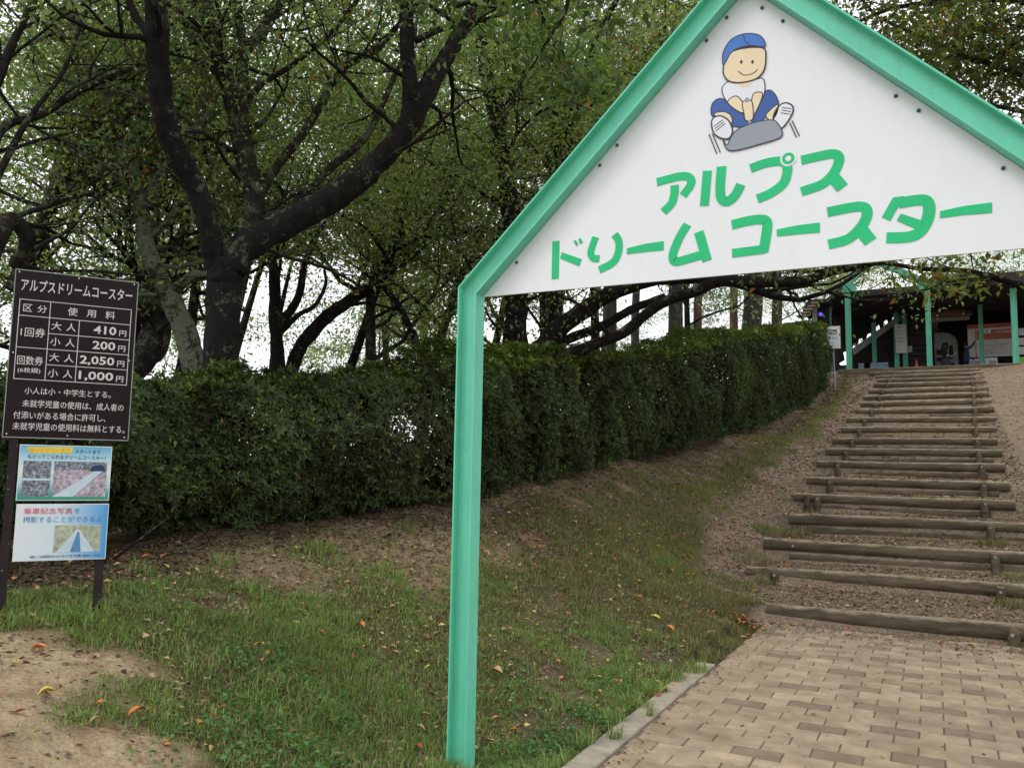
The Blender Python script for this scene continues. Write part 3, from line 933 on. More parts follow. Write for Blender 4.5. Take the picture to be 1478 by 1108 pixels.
T1('使', .43, .20, .51, .25); T1('用', .585, .205, .66, .25); T1('料', .74, .20, .82, .25)
T1('1回券', .075, .345, .265, .40)
T1('回数券', .065, .515, .265, .57); T1('(6枚綴)', .075, .585, .25, .62)
for k, (a, pr_) in enumerate((('大', '410'), ('小', '200'), ('大', '2,050'), ('小', '1,000'))):
    v0 = .297 + k * .0955
    T1(a, .31, v0, .39, v0 + .05); T1('人', .43, v0, .505, v0 + .05)
    x0_ = {3: .65, 5: .555}[len(pr_)]
    T1(pr_, x0_, v0, .84, v0 + (.052 if len(pr_) == 3 else .06), .02)
    T1('円', .865, v0 + .018, .925, v0 + .055, .01)
T1('小人は小・中学生とする。', .14, .70, .83, .742)
T1('未就学児童の使用は、成人者の', .13, .775, .945, .82)
T1('付添いがある場合に許可し、', .07, .845, .80, .89)
T1('未就学児童の使用料は無料とする。', .07, .91, .965, .956)
# posts
uu = [F1.p(0.055 * bw, 0), F1.p(0.80 * bw, 0)]
for k, p in enumerate(uu):
    a = p[:2]; n2 = F1.nn[:2]; t2 = f_tan[:2]
    gz = G(a[0], a[1])
    mb = MB(); w_, dp = .042, .045
    b0 = a - n2 * .014
    loop = [b0, b0 + t2 * w_, b0 + t2 * w_ - n2 * dp, b0 - n2 * dp]
    mb.prism([(q[0], q[1], gz - .35) for q in loop][::-1], (0, 0, tl[2] - .02 - gz + .35))
    mb.build('post', M_brownpost, sb)
# posters
def px_on(Fr, px, py):
    d = ray(px, py); n_ = Fr.nn
    t = ((Fr.o - np.array([0, 0, EYE])) @ n_) / (d @ n_)
    q = d * t + np.array([0, 0, EYE]) - Fr.o
    return float(q @ Fr.u), float(q @ Fr.v)
def grad_mat(name, stops, axis='Z', span=(0, 1)):
    m, nt, b = new_mat(name)
    tcn = nnode(nt, 'ShaderNodeTexCoord'); sp = nnode(nt, 'ShaderNodeSeparateXYZ')
    nt.links.new(tcn.outputs['Generated'], sp.inputs[0])
    nt.links.new(ramp(nt, sp.outputs[axis], stops), b.inputs['Base Color'])
    b.inputs['Roughness'].default_value = 0.25
    return m
M_p1 = grad_mat('poster_teal_print', [(0, (0.03, 0.30, 0.18)), (.12, (.05, .38, .33)), (.3, (.45, .65, .72)), (.55, (.75, .82, .85)), (.85, (.30, .58, .74)), (1, (.10, .40, .62))], 'Z')
M_p2 = grad_mat('poster_blue_print', [(0, (.75, .80, .84)), (.45, (.62, .76, .84)), (1, (.05, .33, .72))], 'X')
def photo_mat(name, stops, scale=60):
    m, nt, b = new_mat(name)
    nt.links.new(ramp(nt, noise(nt, scale, 6, 0.7), stops), b.inputs['Base Color'])
    b.inputs['Roughness'].default_value = 0.25
    return m
M_ph1 = photo_mat('print_tree_photo', [(0.35, (.03, .035, .045)), (.55, (.22, .25, .30)), (.68, (.62, .65, .70))], 70)
M_ph2 = photo_mat('print_slope_photo', [(0.3, (.10, .08, .10)), (.5, (.42, .36, .42)), (.7, (.70, .66, .72))], 45)
M_ph3 = photo_mat('print_field_photo', [(0.3, (.20, .23, .15)), (.5, (.42, .45, .35)), (.7, (.60, .62, .52))], 35)
M_track = simple('print_track', (0.55, 0.66, 0.75), .3, .1, 20)
M_orange = simple('print_orange', (0.75, 0.30, 0.08), .4, .1, 10)
M_yellow = simple('print_yellow', (0.85, 0.62, 0.06), .4, .1, 10)
M_pink = simple('print_pink', (0.70, 0.10, 0.16), .4, .1, 10)
M_navy = simple('print_navy', (0.02, 0.05, 0.12), .4, .1, 10)
M_lblue = simple('print_mid_blue', (0.10, 0.28, 0.50), .4, .1, 10)
def poster(c4, mat, border=0.006, lab=None):
    (x0, y0), (x1, y1) = px_on(F1, *c4[0]), px_on(F1, *c4[1])
    mb = MB(); F1.rect(mb, x0, y0, x1, y1, 0.001, .006); o = mb.build('poster', M_white, sb)
    if lab: o['label'] = lab
    mb = MB(); F1.rect(mb, x0 + border, y0 + border, x1 - border, y1 - border, 0.002, .0008); mb.build('printed_sheet', mat, o)
    return o, x0, y0, x1 - x0, y1 - y0
P1, a0, b0, aw, ah = poster(((29, 641), (157, 722)), M_p1, .004, 'teal bordered poster of three photographs')
def R_(P, u0, v0, u1, v1, mat, d=.003, fr=None, name='printed_picture'):
    mb = MB(); F1.rect(mb, fr[0] + u0 * fr[2], fr[1] + v0 * fr[3], fr[0] + u1 * fr[2], fr[1] + v1 * fr[3], d, .0006); return mb.build(name, mat, P)
def PL(P, pts, mat, d, fr, name='printed_picture'):
    mb = MB(); F1.poly(mb, [(fr[0] + a * fr[2], fr[1] + b_ * fr[3]) for a, b_ in pts], d, .0005); return mb.build(name, mat, P)
def TX(P, s, u0, v0, u1, v1, mat, fr, bold=.006, d=.0042): F1.text(s, fr[0] + u0 * fr[2], fr[1] + v0 * fr[3], (u1 - u0) * fr[2], (v1 - v0) * fr[3], d, mat, P, bold)
fr = (a0, b0, aw, ah)
PL(P1, [(.08, .04), (.10, .15), (.55, .14), (.57, .03)], M_yellow, .0034, fr)
TX(P1, 'ゆっくりコースで', .11, .055, .53, .13, M_orange, fr)
TX(P1, 'スタートまで', .59, .07, .87, .14, M_navy, fr)
TX(P1, 'もどってこられるドリームコースター！', .09, .175, .93, .25, M_navy, fr)
R_(P1, .05, .29, .345, .60, M_ph1, .003, fr); R_(P1, .05, .64, .345, .93, M_ph1, .003, fr)
R_(P1, .375, .29, .955, .93, M_ph2, .003, fr)
PL(P1, [(.375, .93), (.60, .93), (.93, .42), (.86, .42)], M_track, .0038, fr)
PL(P1, [(.375, .29), (.375, .45), (.955, .43), (.955, .29)], M_ph1, .0036, fr)
PL(P1, [(.76, .46), (.80, .36), (.90, .34), (.95, .46)], M_navy, .0041, fr)
P2, a0, b0, aw, ah = poster(((24, 727), (152, 806)), M_p2, .004, 'pale blue poster about taking a ride photograph')
fr = (a0, b0, aw, ah)
TX(P2, '乗車記念写真', .08, .07, .60, .18, M_pink, fr); TX(P2, 'を', .62, .08, .68, .17, M_lblue, fr)
TX(P2, '撮影することができるよ', .08, .22, .93, .33, M_lblue, fr)
TX(P2, '※詳しくは券売所またはスタッフまでお問い合わせください', .18, .90, .95, .955, M_navy, fr, .01)
R_(P2, .42, .38, .93, .86, M_ph3, .003, fr)
PL(P2, [(.45, .86), (.87, .86), (.69, .46), (.66, .46)], M_track, .0038, fr)
PL(P2, [(.60, .86), (.72, .86), (.69, .5), (.67, .5)], M_lblue, .0042, fr)

# ------------------------------------------------------------------ hedges
def hedge(name, label, i0, i1, per_m2, leaf, leafs, seed, lowb=.13):
    g = np.random.default_rng(seed)
    st = [(HB[i], HT[i]) for i in range(i0, i1 + 1)]
    base = catmull([np.array([b_[0], b_[1], b_[2]]) for b_, t in st], 8)
    tops = catmull([np.array([b_[0], b_[1], t]) for b_, t in st], 8)
    base = np.array(base); tops = np.array(tops)
    seg = np.linalg.norm(np.diff(base[:, :2], axis=0), axis=1); cum = np.r_[0, np.cumsum(seg)]
    Ltot = cum[-1]
    depth = 1.15
    t_mid = base[len(base) // 2]
    root = thing(name, label, 'hedge', (float(t_mid[0] - .5), float(t_mid[1]), float(t_mid[2])))
    def pos(s): return np.stack([np.interp(s, cum, base[:, k]) for k in range(3)], -1), np.interp(s, cum, tops[:, 2])
    def frame(s):
        a, _ = pos(np.clip(s - .2, 0, Ltot)); b_, _ = pos(np.clip(s + .2, 0, Ltot))
        t = unit(b_ - a); t[:, 2] = 0; t = unit(t)
        n = np.stack([t[:, 1], -t[:, 0], np.zeros(len(t))], -1)      # to the right of travel = towards path
        return t, n
    hm = 1.7
    N = int(Ltot * (hm * 2 + depth) * per_m2)
    s = g.uniform(0, Ltot, N); q = g.uniform(0, 1, N)
    P0, zt = pos(s); t, n = frame(s)
    H = zt - P0[:, 2]
    # perimeter position: front 0-.45, top .45-.72, back .72-1
    front = q < .56; top = (q >= .56) & (q < .84); back = q >= .84
    h = np.where(front, (q / .56), np.where(top, 1.0, 1 - (q - .84) / .16))
    off = np.where(front, 0.0, np.where(top, -(q - .56) / .28 * depth, -depth))
    lump = 0.42 * (vnoise(s, h * 2, 0.9, seed) - .5) + 0.36 * (vnoise(s, h * H * 1.0 + off, 2.4, seed + 1) - .5) + .12 * (vnoise(s, h * H + off, 6, seed + 2) - .5)
    hh = h.copy()
    belly = np.where(front, 0.20 * np.sin(np.clip(h, 0, 1) * 3.0) - .26 * (h > .75) * ((h - .75) / .25) ** 2, 0)
    low = lowb + 0.10 * vnoise(s, s * 0, 1.7, seed + 4)
    hz = np.where(front | back, low + (h * (H - low)), H)
    depth_in = g.exponential(0.085, N)
    nrm = np.where(top[:, None], np.array([0, 0, 1.0])[None], np.where(front[:, None], n, -n))
    edge = np.clip((h - .8) / .2, 0, 1) * front
    nrm = unit(nrm + np.array([0, 0, 1.0])[None] * edge[:, None] * .8)
    P = P0 + n * off[:, None] + np.array([0, 0, 1.0]) * hz[:, None] + nrm * (lump + belly - depth_in - .08)[:, None]
    P[:, 2] += 0.08 * (vnoise(s, off, 1.2, seed + 7) - .5)
    # thin places
    keep = np.ones(N, bool)
    if name and i0 == 0:
        u, v, w = proj(P)
        hole = np.exp(-(((u - 585) / 55) ** 2 + ((v - 620) / 38) ** 2))
        keep &= g.uniform(0, 1, N) > hole * 0.82
        hole2 = np.exp(-(((u - 640) / 30) ** 2 + ((v - 700) / 40) ** 2)); keep &= g.uniform(0, 1, N) > hole2 * 0.4
    P, nrm, s, h = P[keep], nrm[keep], s[keep], h[keep]; N = len(P)
    hue = g.normal(0, 1, N)
    clump = vnoise(P[:, 0] + P[:, 1], P[:, 2] * 1.5, 1.3, seed + 9)
    dirc = unit(nrm + g.normal(0, .45, (N, 3)) + np.array([0, 0, .35]))
    allV = []; allC = []
    for k in range(leafs):
        ang = 2 * math.pi * k / leafs + g.uniform(0, .8, N)
        a = unit(np.cross(dirc, np.array([.3, .2, .9]))); b_ = np.cross(dirc, a)
        out = a * np.cos(ang)[:, None] + b_ * np.sin(ang)[:, None]
        T = unit(out * g.uniform(.6, 1.1, N)[:, None] + dirc * g.uniform(.2, .8, N)[:, None])
        Lf = leaf * g.uniform(.65, 1.25, N)
        V = leaf_verts(P + out * .004, T, dirc + .2 * g.normal(0, 1, (N, 3)), Lf, Lf * g.uniform(.28, .4, N))
        base_c = np.array([0.054, 0.078, 0.028])[None] * (1 + .22 * hue + .10 * g.normal(0, 1, N))[:, None].clip(.5, 1.8)
        base_c = base_c * (0.6 + .85 * clump)[:, None]
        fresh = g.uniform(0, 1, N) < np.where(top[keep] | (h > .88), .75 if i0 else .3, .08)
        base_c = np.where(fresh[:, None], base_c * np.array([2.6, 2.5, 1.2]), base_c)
        dead = g.uniform(0, 1, N) < .0015
        base_c = np.where(dead[:, None], np.array([.30, .15, .04])[None], base_c)
        allV.append(V); allC.append(base_c)
    # inner leaves fill the hedge body, coloured darker to stand for interior shade
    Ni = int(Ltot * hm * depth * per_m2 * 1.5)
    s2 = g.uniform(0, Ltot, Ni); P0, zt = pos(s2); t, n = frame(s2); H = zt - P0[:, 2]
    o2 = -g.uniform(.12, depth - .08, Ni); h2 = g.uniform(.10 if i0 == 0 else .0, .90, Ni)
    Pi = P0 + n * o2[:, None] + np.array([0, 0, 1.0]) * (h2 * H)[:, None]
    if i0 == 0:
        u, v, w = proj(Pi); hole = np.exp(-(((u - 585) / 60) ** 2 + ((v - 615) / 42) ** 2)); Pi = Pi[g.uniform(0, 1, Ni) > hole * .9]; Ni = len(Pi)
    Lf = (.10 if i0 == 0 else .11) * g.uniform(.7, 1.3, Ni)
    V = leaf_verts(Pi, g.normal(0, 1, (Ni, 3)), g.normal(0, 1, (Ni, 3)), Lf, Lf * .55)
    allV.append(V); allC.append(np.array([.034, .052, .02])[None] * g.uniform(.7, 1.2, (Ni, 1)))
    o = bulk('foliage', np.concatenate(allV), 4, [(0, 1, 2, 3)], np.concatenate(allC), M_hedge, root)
    o['kind'] = 'stuff'
    # stems
    mb = MB()
    for k in range(int(Ltot * 5)):
        s_ = g.uniform(0, Ltot); p0, zt = pos(np.array([s_])); t, n = frame(np.array([s_]))
        p = p0[0] + n[0] * g.uniform(-.85, -.2); p[2] = G(p[0], p[1]) - .05; hgt = (zt[0] - p0[0][2]) * g.uniform(.7, .95)
        pts = [p]; q_ = p.copy(); r0 = g.uniform(.008, .018)
        dv = np.array([g.normal(0, .25), g.normal(0, .25), 1.0])
        for j in range(5):
            q_ = q_ + dv / np.linalg.norm(dv) * hgt / 5; dv = dv + np.array([g.normal(0, .3), g.normal(0, .3), .05]); pts.append(q_.copy())
        mb.tube(pts, [r0 * (1 - .15 * j) for j in range(6)], 5, cap=False)
    o = mb.build('stems', M_bark_mid, root); o['kind'] = 'stuff'
    return root
hedge('hedge', 'loose dark green hedge behind the price board, thin in the middle', 0, 6, 640, .062, 6, 31, .03)
hedge('hedge', 'clipped long hedge climbing the slope towards the wooden building', 6, 11, 460, .055, 6, 37, -.02)
# a bare stem leaning out of the hedge foot
st = atR(165, 800, 6.35); 
mb = MB(); p0 = atR(165, 806, 6.4); p1 = atR(230, 757, 6.6); p2 = atR(262, 738, 6.9)
mb.tube(catmull([p0, p1, p2], 4), [.011, .01, .009, .009, .008, .007, .006, .005, .004][:len(catmull([p0, p1, p2], 4))], 6); tag(mb.build('fallen_branch', M_bark), 'thin bare branch slanting out of the hedge foot by the price board', 'branch')

# ------------------------------------------------------------------ trees
def twig_leaves(tips, dirs, per, rad, size, g, droop=.3, base=(0.075, 0.12, 0.03), warm=.03, aspect=.5):
    n = len(tips)
    idx = np.repeat(np.arange(n), per)
    N = len(idx)
    P = tips[idx] + g.normal(0, 1, (N, 3)) * np.array([rad, rad, rad * .55])
    T = g.normal(0, 1, (N, 3)) + np.array([0, 0, -droop]) + dirs[idx] * .4
    Nn = g.normal(0, .55, (N, 3)) + np.array([0, 0, 1.0])
    L = size * g.uniform(.6, 1.3, N)
    V = leaf_verts(P, T, Nn, L, L * aspect * g.uniform(.8, 1.15, N))
    tone = (1 + .28 * g.normal(0, 1, n))[idx] * (1 + .15 * g.normal(0, 1, N))
    c_ = np.array(base)[None] * tone.clip(.45, 1.9)[:, None]
    yl = (g.uniform(0, 1, n) < .18)[idx]
    c_ = np.where(yl[:, None], c_ * np.array([1.5, 1.25, .8]), c_)
    wm = g.uniform(0, 1, N) < warm * np.where((g.uniform(0, 1, n) < .12)[idx], 4, .2)
    c_ = np.where(wm[:, None], np.array([.45, .17, .04])[None] * g.uniform(.5, 1.2, (N, 1)), c_)
    return V, c_

FILT = [None]
def grow(mb, p, d, length, r, level, g, tips, dirs, curve=.25, up=.05, split=3, seg=None):
    if FILT[0] is not None:
        e = p + d / np.linalg.norm(d) * length * .8
        u_, v_, w_ = proj(e)
        if w_ > 0 and not FILT[0](u_, v_, w_): return
    n = 5 if level > 0 else 3
    pts = [p]; q = p.copy(); dd = d / np.linalg.norm(d)
    for j in range(n):
        q = q + dd * length / n
        dd = dd + g.normal(0, curve, 3) * .55 + np.array([0, 0, up]); dd /= np.linalg.norm(dd)
        pts.append(q.copy())
    r1 = r * .45
    rr = [r + (r1 - r) * j / n for j in range(n + 1)]
    mb.tube(pts, rr, seg or (7 if r > .05 else 5 if r > .015 else 3), cap=False)
    if level == 0:
        tips.append(pts[-1]); dirs.append(dd); tips.append(pts[n // 2 + 1]); dirs.append(dd)
        return
    for k in range(split):
        j = 1 + int(g.integers(1, n))
        b_ = g.normal(0, 1, 3); b_[2] *= .6
        t = pts[j] - pts[j - 1]; t /= np.linalg.norm(t)
        nd = t * .75 + b_ * .6; nd /= np.linalg.norm(nd)
        grow(mb, pts[j], nd, length * g.uniform(.5, .8), rr[j] * .62, level - 1, g, tips, dirs, curve, up, split)
    grow(mb, pts[-1], dd, length * .65, r1, level - 1, g, tips, dirs, curve, up, split)

def limb_pts(spec):
    """spec: list of (px, py, range, width px) -> smooth points, radii"""
    P = [atR(a, b_, R_) for a, b_, R_, w in spec]
    rr = []
    for (a, b_, R_, w), p in zip(spec, P):
        rr.append(w * .5 * proj(p)[2] / FPX)
    S = catmull([np.r_[p, 0] [:3] for p in P], 6)
    R = catmull([np.array([r, 0, 0]) for r in rr], 6)
    return [np.array(s) for s in S], [max(.004, float(r[0])) for r in R]

def traced_tree(label, limbs, bark, seed, side=1.0, leaf=None, per=22, size=.075, rad=.26, root_drop=True, twig_len=1.3, base=(0.19, 0.25, 0.11), warm=.02, lvl=2, density=1.0, cat='tree', name='cherry_tree', skip_below=None, group=None):
    g = np.random.default_rng(seed)
    tips, dirs = [], []
    mb = MB()
    base_p = None
    tw = MB()
    for li, spec in enumerate(limbs):
        opts = {}
        if isinstance(spec, tuple): spec, opts = spec
        S, R = limb_pts(spec)
        if opts.get('root', li == 0) and root_drop:
            gx_, gy_ = S[0][0], S[0][1]
            gz = G(gx_, gy_)
            if S[0][2] > gz - .1:
                z0_ = S[0][2]
                nk = max(2, int((z0_ - gz) / .12))
                k = [np.array([gx_, gy_, gz - .3 + (z0_ - gz + .3) * j / nk]) for j in range(nk)]
                S = k + S; R = [R[0] * (1 + .35 * (1 - j / nk) ** 2.5) for j in range(nk)] + R
                base_p = base_p if base_p is not None else (gx_, gy_, gz)
        # knobbly bark
        S = [s + g.normal(0, .10, 3) * r * .35 for s, r in zip(S, R)]
        mb.tube(S, [r * (1 + g.normal(0, .035)) for r in R], 14 if max(R) > .08 else 8, jit=.05)
        if opts.get('bare'): continue
        n = len(S)
        # continue the limb past its last traced point
        t = S[-1] - S[-2]; t /= np.linalg.norm(t)
        if opts.get('go', True):
            grow(tw, S[-1], t, twig_len * 1.5, R[-1] * .9, lvl, g, tips, dirs, .3, .05)
        m_ = int(opts.get('n', n * .45) * side)
        for k in range(m_):
            j = int(n * g.uniform(opts.get('from', .3), 1)); j = min(n - 1, max(1, j))
            t = S[j] - S[j - 1]; t /= (np.linalg.norm(t) + 1e-9)
            b_ = g.normal(0, 1, 3); b_[2] = b_[2] * .5 + .25
            grow(tw, S[j], t * .35 + b_ * .8, twig_len * g.uniform(.6, 1.3), min(R[j] * .4, .035), lvl - (1 if g.random() < .4 else 0), g, tips, dirs, .35, .03)
    if base_p is None:
        base_p = tuple(np.array(limb_pts(limbs[0][0] if isinstance(limbs[0], tuple) else limbs[0])[0][0]))
    root = thing(name, label, cat, tuple(float(x) for x in base_p), group)
    mb.build('trunk', bark, root)
    o = tw.build('branches', bark, root); o['kind'] = 'stuff'
    tips = np.array(tips).reshape(-1, 3); dirs = np.array(dirs).reshape(-1, 3)
    if skip_below is not None:
        u, v, w = proj(tips)
        k = skip_below(u, v)
        if root_drop and seed < 107: k = k & ((w > 8.9) | (v < 15))
        tips, dirs = tips[k], dirs[k]
    if density < 1:
        k = g.random(len(tips)) < density; tips, dirs = tips[k], dirs[k]
    V, c_ = twig_leaves(tips, dirs, per, rad, size, g, base=base, warm=warm)
    o = bulk('crown', V, 4, [(0, 1, 2, 3)], c_, M_leaf, root); o['kind'] = 'stuff'
    return root, len(V)

NL = 0
def open_filter(u, v, w):
    if 5 < w < 8.7 and v > 25 and u < 690: return False
    return bool(gap_ok(u, v)) and v < 500
FILT[0] = lambda u, v, w: open_filter(u, v, w)
# keep the low gap over the hedge open, where the photograph shows sky between trunks
def gap_ok(u, v):
    a = ((u - 425) / 105) ** 2 + ((v - 455) / 78) ** 2
    b_ = ((u - 320) / 130) ** 2 + ((v - 478) / 52) ** 2
    c_ = ((u - 925) / 85) ** 2 + ((v - 448) / 34) ** 2
    return (a > 1) & (b_ > 1) & (c_ > 1) & (v < 520)
T = traced_tree('big dark forked cherry tree behind the hedge, its thick limb sweeping right',
    [[(318, 545, 8.3, 54), (320, 480, 8.3, 49), (323, 420, 8.3, 49), (330, 388, 8.3, 49), (352, 358, 8.35, 43), (405, 328, 8.5, 40), (470, 292, 8.6, 39), (530, 248, 8.7, 36), (580, 195, 8.8, 33), (612, 140, 8.8, 30), (640, 90, 8.9, 25), (668, 40, 9.0, 20), (705, -20, 9.1, 14)],
     ([(330, 450, 8.36, 13), (322, 415, 8.32, 31), (310, 372, 8.3, 34), (300, 318, 8.2, 32), (280, 265, 8.2, 32), (252, 215, 8.1, 32), (236, 160, 8.0, 33), (228, 95, 7.9, 33), (226, 30, 7.8, 32), (218, -60, 7.7, 27)], {'root': False, 'from': .6}),
     ([(590, 170, 8.8, 23), (592, 120, 8.75, 22), (587, 60, 8.7, 22), (586, 0, 8.6, 20), (580, -70, 8.5, 16)], {'root': False, 'from': .5}),
     ([(224, 60, 7.9, 14), (200, 30, 8.0, 12), (185, 0, 8.1, 10), (170, -40, 8.2, 8)], {'root': False}),
     ([(600, 60, 8.8, 9), (640, 42, 8.9, 7), (690, 30, 9.0, 6)], {'root': False}),
    ], M_bark, 101, twig_len=1.0, side=.35, per=20, skip_below=lambda u, v: gap_ok(u, v) & (v < 150), size=.08, density=.4); NL += T[1]
T = traced_tree('upright cherry tree with spotted lichen just behind the forked tree',
    [[(326, 530, 9.6, 30), (336, 430, 9.6, 30), (354, 362, 9.6, 32), (366, 290, 9.7, 32), (352, 220, 9.7, 30), (338, 150, 9.8, 28), (318, 90, 9.8, 24), (300, 30, 9.9, 22), (285, -40, 10, 18)],
     ([(350, 200, 9.7, 20), (350, 130, 9.7, 20), (352, 80, 9.7, 17), (380, 45, 9.8, 15), (402, 5, 9.9, 13), (415, -40, 10, 10)], {'root': False}),
     ([(352, 70, 9.7, 14), (345, 30, 9.7, 12), (342, -20, 9.7, 10)], {'root': False}),
     ([(352, 150, 9.7, 10), (380, 120, 9.6, 9), (420, 95, 9.5, 8), (475, 50, 9.4, 8), (520, -5, 9.3, 6)], {'root': False}),
     ([(370, 290, 9.7, 15), (400, 240, 9.6, 14), (440, 190, 9.5, 12), (475, 130, 9.5, 12), (500, 95, 9.5, 11), (545, 70, 9.6, 10), (572, 40, 9.6, 8)], {'root': False}),
     ([(380, 320, 9.6, 14), (430, 290, 9.8, 12), (480, 240, 10, 12), (530, 195, 10, 10), (570, 110, 10.2, 8)], {'root': False}),
    ], M_bark_mid, 102, twig_len=1.1, side=.6, per=20, skip_below=gap_ok, size=.08, density=.4); NL += T[1]
T = traced_tree('slender pale lichen-crusted cherry tree leaning left of the forked tree',
    [[(282, 545, 10.2, 34), (268, 480, 10.2, 32), (240, 420, 10.2, 26), (215, 365, 10.2, 24), (205, 310, 10.2, 22), (190, 240, 10.3, 18), (170, 180, 10.3, 17), (140, 120, 10.4, 16), (120, 65, 10.4, 17), (102, 10, 10.4, 15), (90, -50, 10.5, 12)],
     ([(212, 300, 10.2, 18), (228, 260, 10.2, 16), (268, 205, 10.1, 15), (300, 160, 10.1, 15), (292, 95, 10.1, 13), (275, 50, 10.1, 12), (255, -20, 10.1, 10)], {'root': False}),
     ([(240, 430, 10.3, 14), (275, 400, 10.2, 16), (300, 395, 10.1, 14)], {'root': False, 'bare': True}),
    ], M_bark_lichen, 103, twig_len=1.1, per=18, skip_below=gap_ok, size=.07, density=.5); NL += T[1]
T = traced_tree('crooked cherry tree with bare elbowed limbs above the price board',
    [[(160, 560, 11, 34), (215, 505, 11, 44), (225, 465, 11, 40), (210, 420, 11, 34), (230, 380, 11, 24), (265, 335, 11.1, 16), (262, 300, 11.2, 12)],
     ([(20, 420, 11.2, 26), (52, 350, 11.2, 24), (70, 300, 11.2, 22), (92, 258, 11.2, 20), (135, 256, 11.2, 13), (190, 245, 11.2, 10), (240, 235, 11.3, 8)], {'root': False}),
     ([(90, 262, 11.2, 14), (108, 215, 11.1, 13), (130, 205, 11.1, 12), (160, 220, 11, 9)], {'root': False}),
     ([(120, 250, 11.1, 12), (124, 200, 11.1, 10), (135, 160, 11.1, 8), (110, 100, 11.1, 7)], {'root': False}),
     ([(235, 410, 11, 14), (262, 402, 10.9, 15), (285, 395, 10.8, 12)], {'root': False, 'bare': True}),
    ], M_bark_mid, 104, twig_len=1.1, per=18, skip_below=gap_ok, size=.07, density=.5); NL += T[1]
T = traced_tree('cherry tree at the left edge with low spreading dark boughs',
    [[(-60, 560, 9.5, 44), (-30, 400, 9.5, 40), (10, 320, 9.6, 26), (40, 345, 9.8, 22), (20, 385, 10, 16)],
     ([(-60, 420, 9.5, 30), (-40, 300, 9.5, 26), (0, 190, 9.5, 14), (60, 165, 9.6, 11), (118, 130, 9.7, 9), (175, 105, 9.8, 7)], {'root': False}),
     ([(-50, 300, 9.5, 22), (-20, 160, 9.4, 18), (20, 60, 9.3, 12), (60, -20, 9.2, 9)], {'root': False}),
     ([(-50, 350, 9.5, 14), (30, 190, 9.4, 8), (90, 105, 9.4, 7), (115, 40, 9.4, 5)], {'root': False}),
    ], M_bark_mid, 105, twig_len=1.2, per=20, skip_below=gap_ok, size=.08, density=.4); NL += T[1]
T = traced_tree('small twin-stemmed tree with thin leaning trunk left of the green post',
    [[(418, 545, 13.5, 20), (432, 505, 13.5, 20), (466, 462, 13.5, 19), (510, 430, 13.5, 17), (545, 405, 13.6, 16), (565, 360, 13.6, 14), (582, 300, 13.7, 12), (592, 240, 13.8, 10), (600, 180, 13.9, 8)],
     ([(403, 545, 13.3, 20), (398, 470, 13.3, 18), (396, 400, 13.3, 16), (394, 370, 13.3, 12), (410, 330, 13.3, 8)], {'root': True}),
     ([(405, 468, 13.3, 14), (430, 430, 13.3, 12), (440, 380, 13.3, 10), (455, 345, 13.4, 7), (470, 320, 13.4, 5)], {'root': False, 'bare': True}),
     ([(405, 480, 13.3, 9), (430, 455, 13.3, 8), (455, 440, 13.3, 6), (470, 410, 13.3, 5), (468, 390, 13.4, 4)], {'root': False, 'bare': True}),
     ([(545, 405, 13.6, 9), (575, 440, 13.6, 9), (595, 480, 13.6, 11), (612, 512, 13.6, 12), (618, 540, 13.6, 12)], {'root': False, 'bare': True}),
     ([(560, 365, 13.6, 7), (620, 340, 13.7, 6), (680, 335, 13.8, 5)], {'root': False}),
    ], M_bark, 106, twig_len=1.2, per=20, skip_below=gap_ok, size=.075); NL += T[1]
T = traced_tree('massive dark cherry trunk right of the green post with long horizontal limbs',
    [[(742, 535, 13.0, 40), (744, 470, 13.0, 34), (748, 420, 13.0, 32), (745, 360, 13.0, 30), (735, 290, 13.0, 26), (722, 200, 13.0, 22), (700, 100, 13.0, 18), (690, 0, 13.0, 14)],
     ([(775, 520, 12.6, 34), (800, 480, 12.6, 28), (840, 450, 12.5, 26), (880, 425, 12.4, 22), (940, 405, 12.3, 18), (1000, 402, 12.2, 16)], {'root': True, 'n': 3}),
     ([(790, 525, 12.5, 20), (850, 500, 12.4, 16), (900, 480, 12.3, 15), (950, 440, 12.2, 15), (1005, 420, 12.0, 16), (1040, 405, 11.9, 18), (1100, 408, 11.7, 17), (1160, 405, 11.5, 15), (1200, 392, 11.4, 13), (1260, 380, 11.2, 9)], {'root': True, 'n': 3}),
     ([(770, 522, 12.7, 18), (820, 490, 12.8, 14), (870, 470, 12.8, 13), (915, 445, 12.8, 12), (960, 428, 12.9, 10)], {'root': False, 'n': 1, 'bare': True}),
     ([(800, 470, 13.0, 20), (808, 400, 13.0, 18), (815, 250, 13.1, 15), (830, 150, 13.2, 12), (860, 60, 13.2, 10), (900, -20, 13.2, 8)], {'root': False}),
    ], M_bark, 107, twig_len=1.3, per=22, skip_below=gap_ok, size=.075); NL += T[1]
T = traced_tree('cherry tree behind the gable peak with a dark limb rising right',
    [[(795, 560, 16.0, 26), (790, 420, 16.0, 24), (795, 300, 16.0, 22), (800, 200, 16.0, 20), (790, 120, 16.0, 18), (770, 40, 16.0, 14), (760, -40, 16, 10)],
     ([(795, 230, 16.0, 14), (840, 160, 15.8, 12), (900, 110, 15.6, 10), (960, 60, 15.4, 8)], {'root': False}),
     ([(690, 105, 15.5, 8), (770, 60, 15.4, 10), (810, 20, 15.3, 12), (850, -10, 15.2, 12)], {'root': False}),
    ], M_bark_mid, 108, twig_len=1.6, per=24, skip_below=gap_ok, size=.08); NL += T[1]
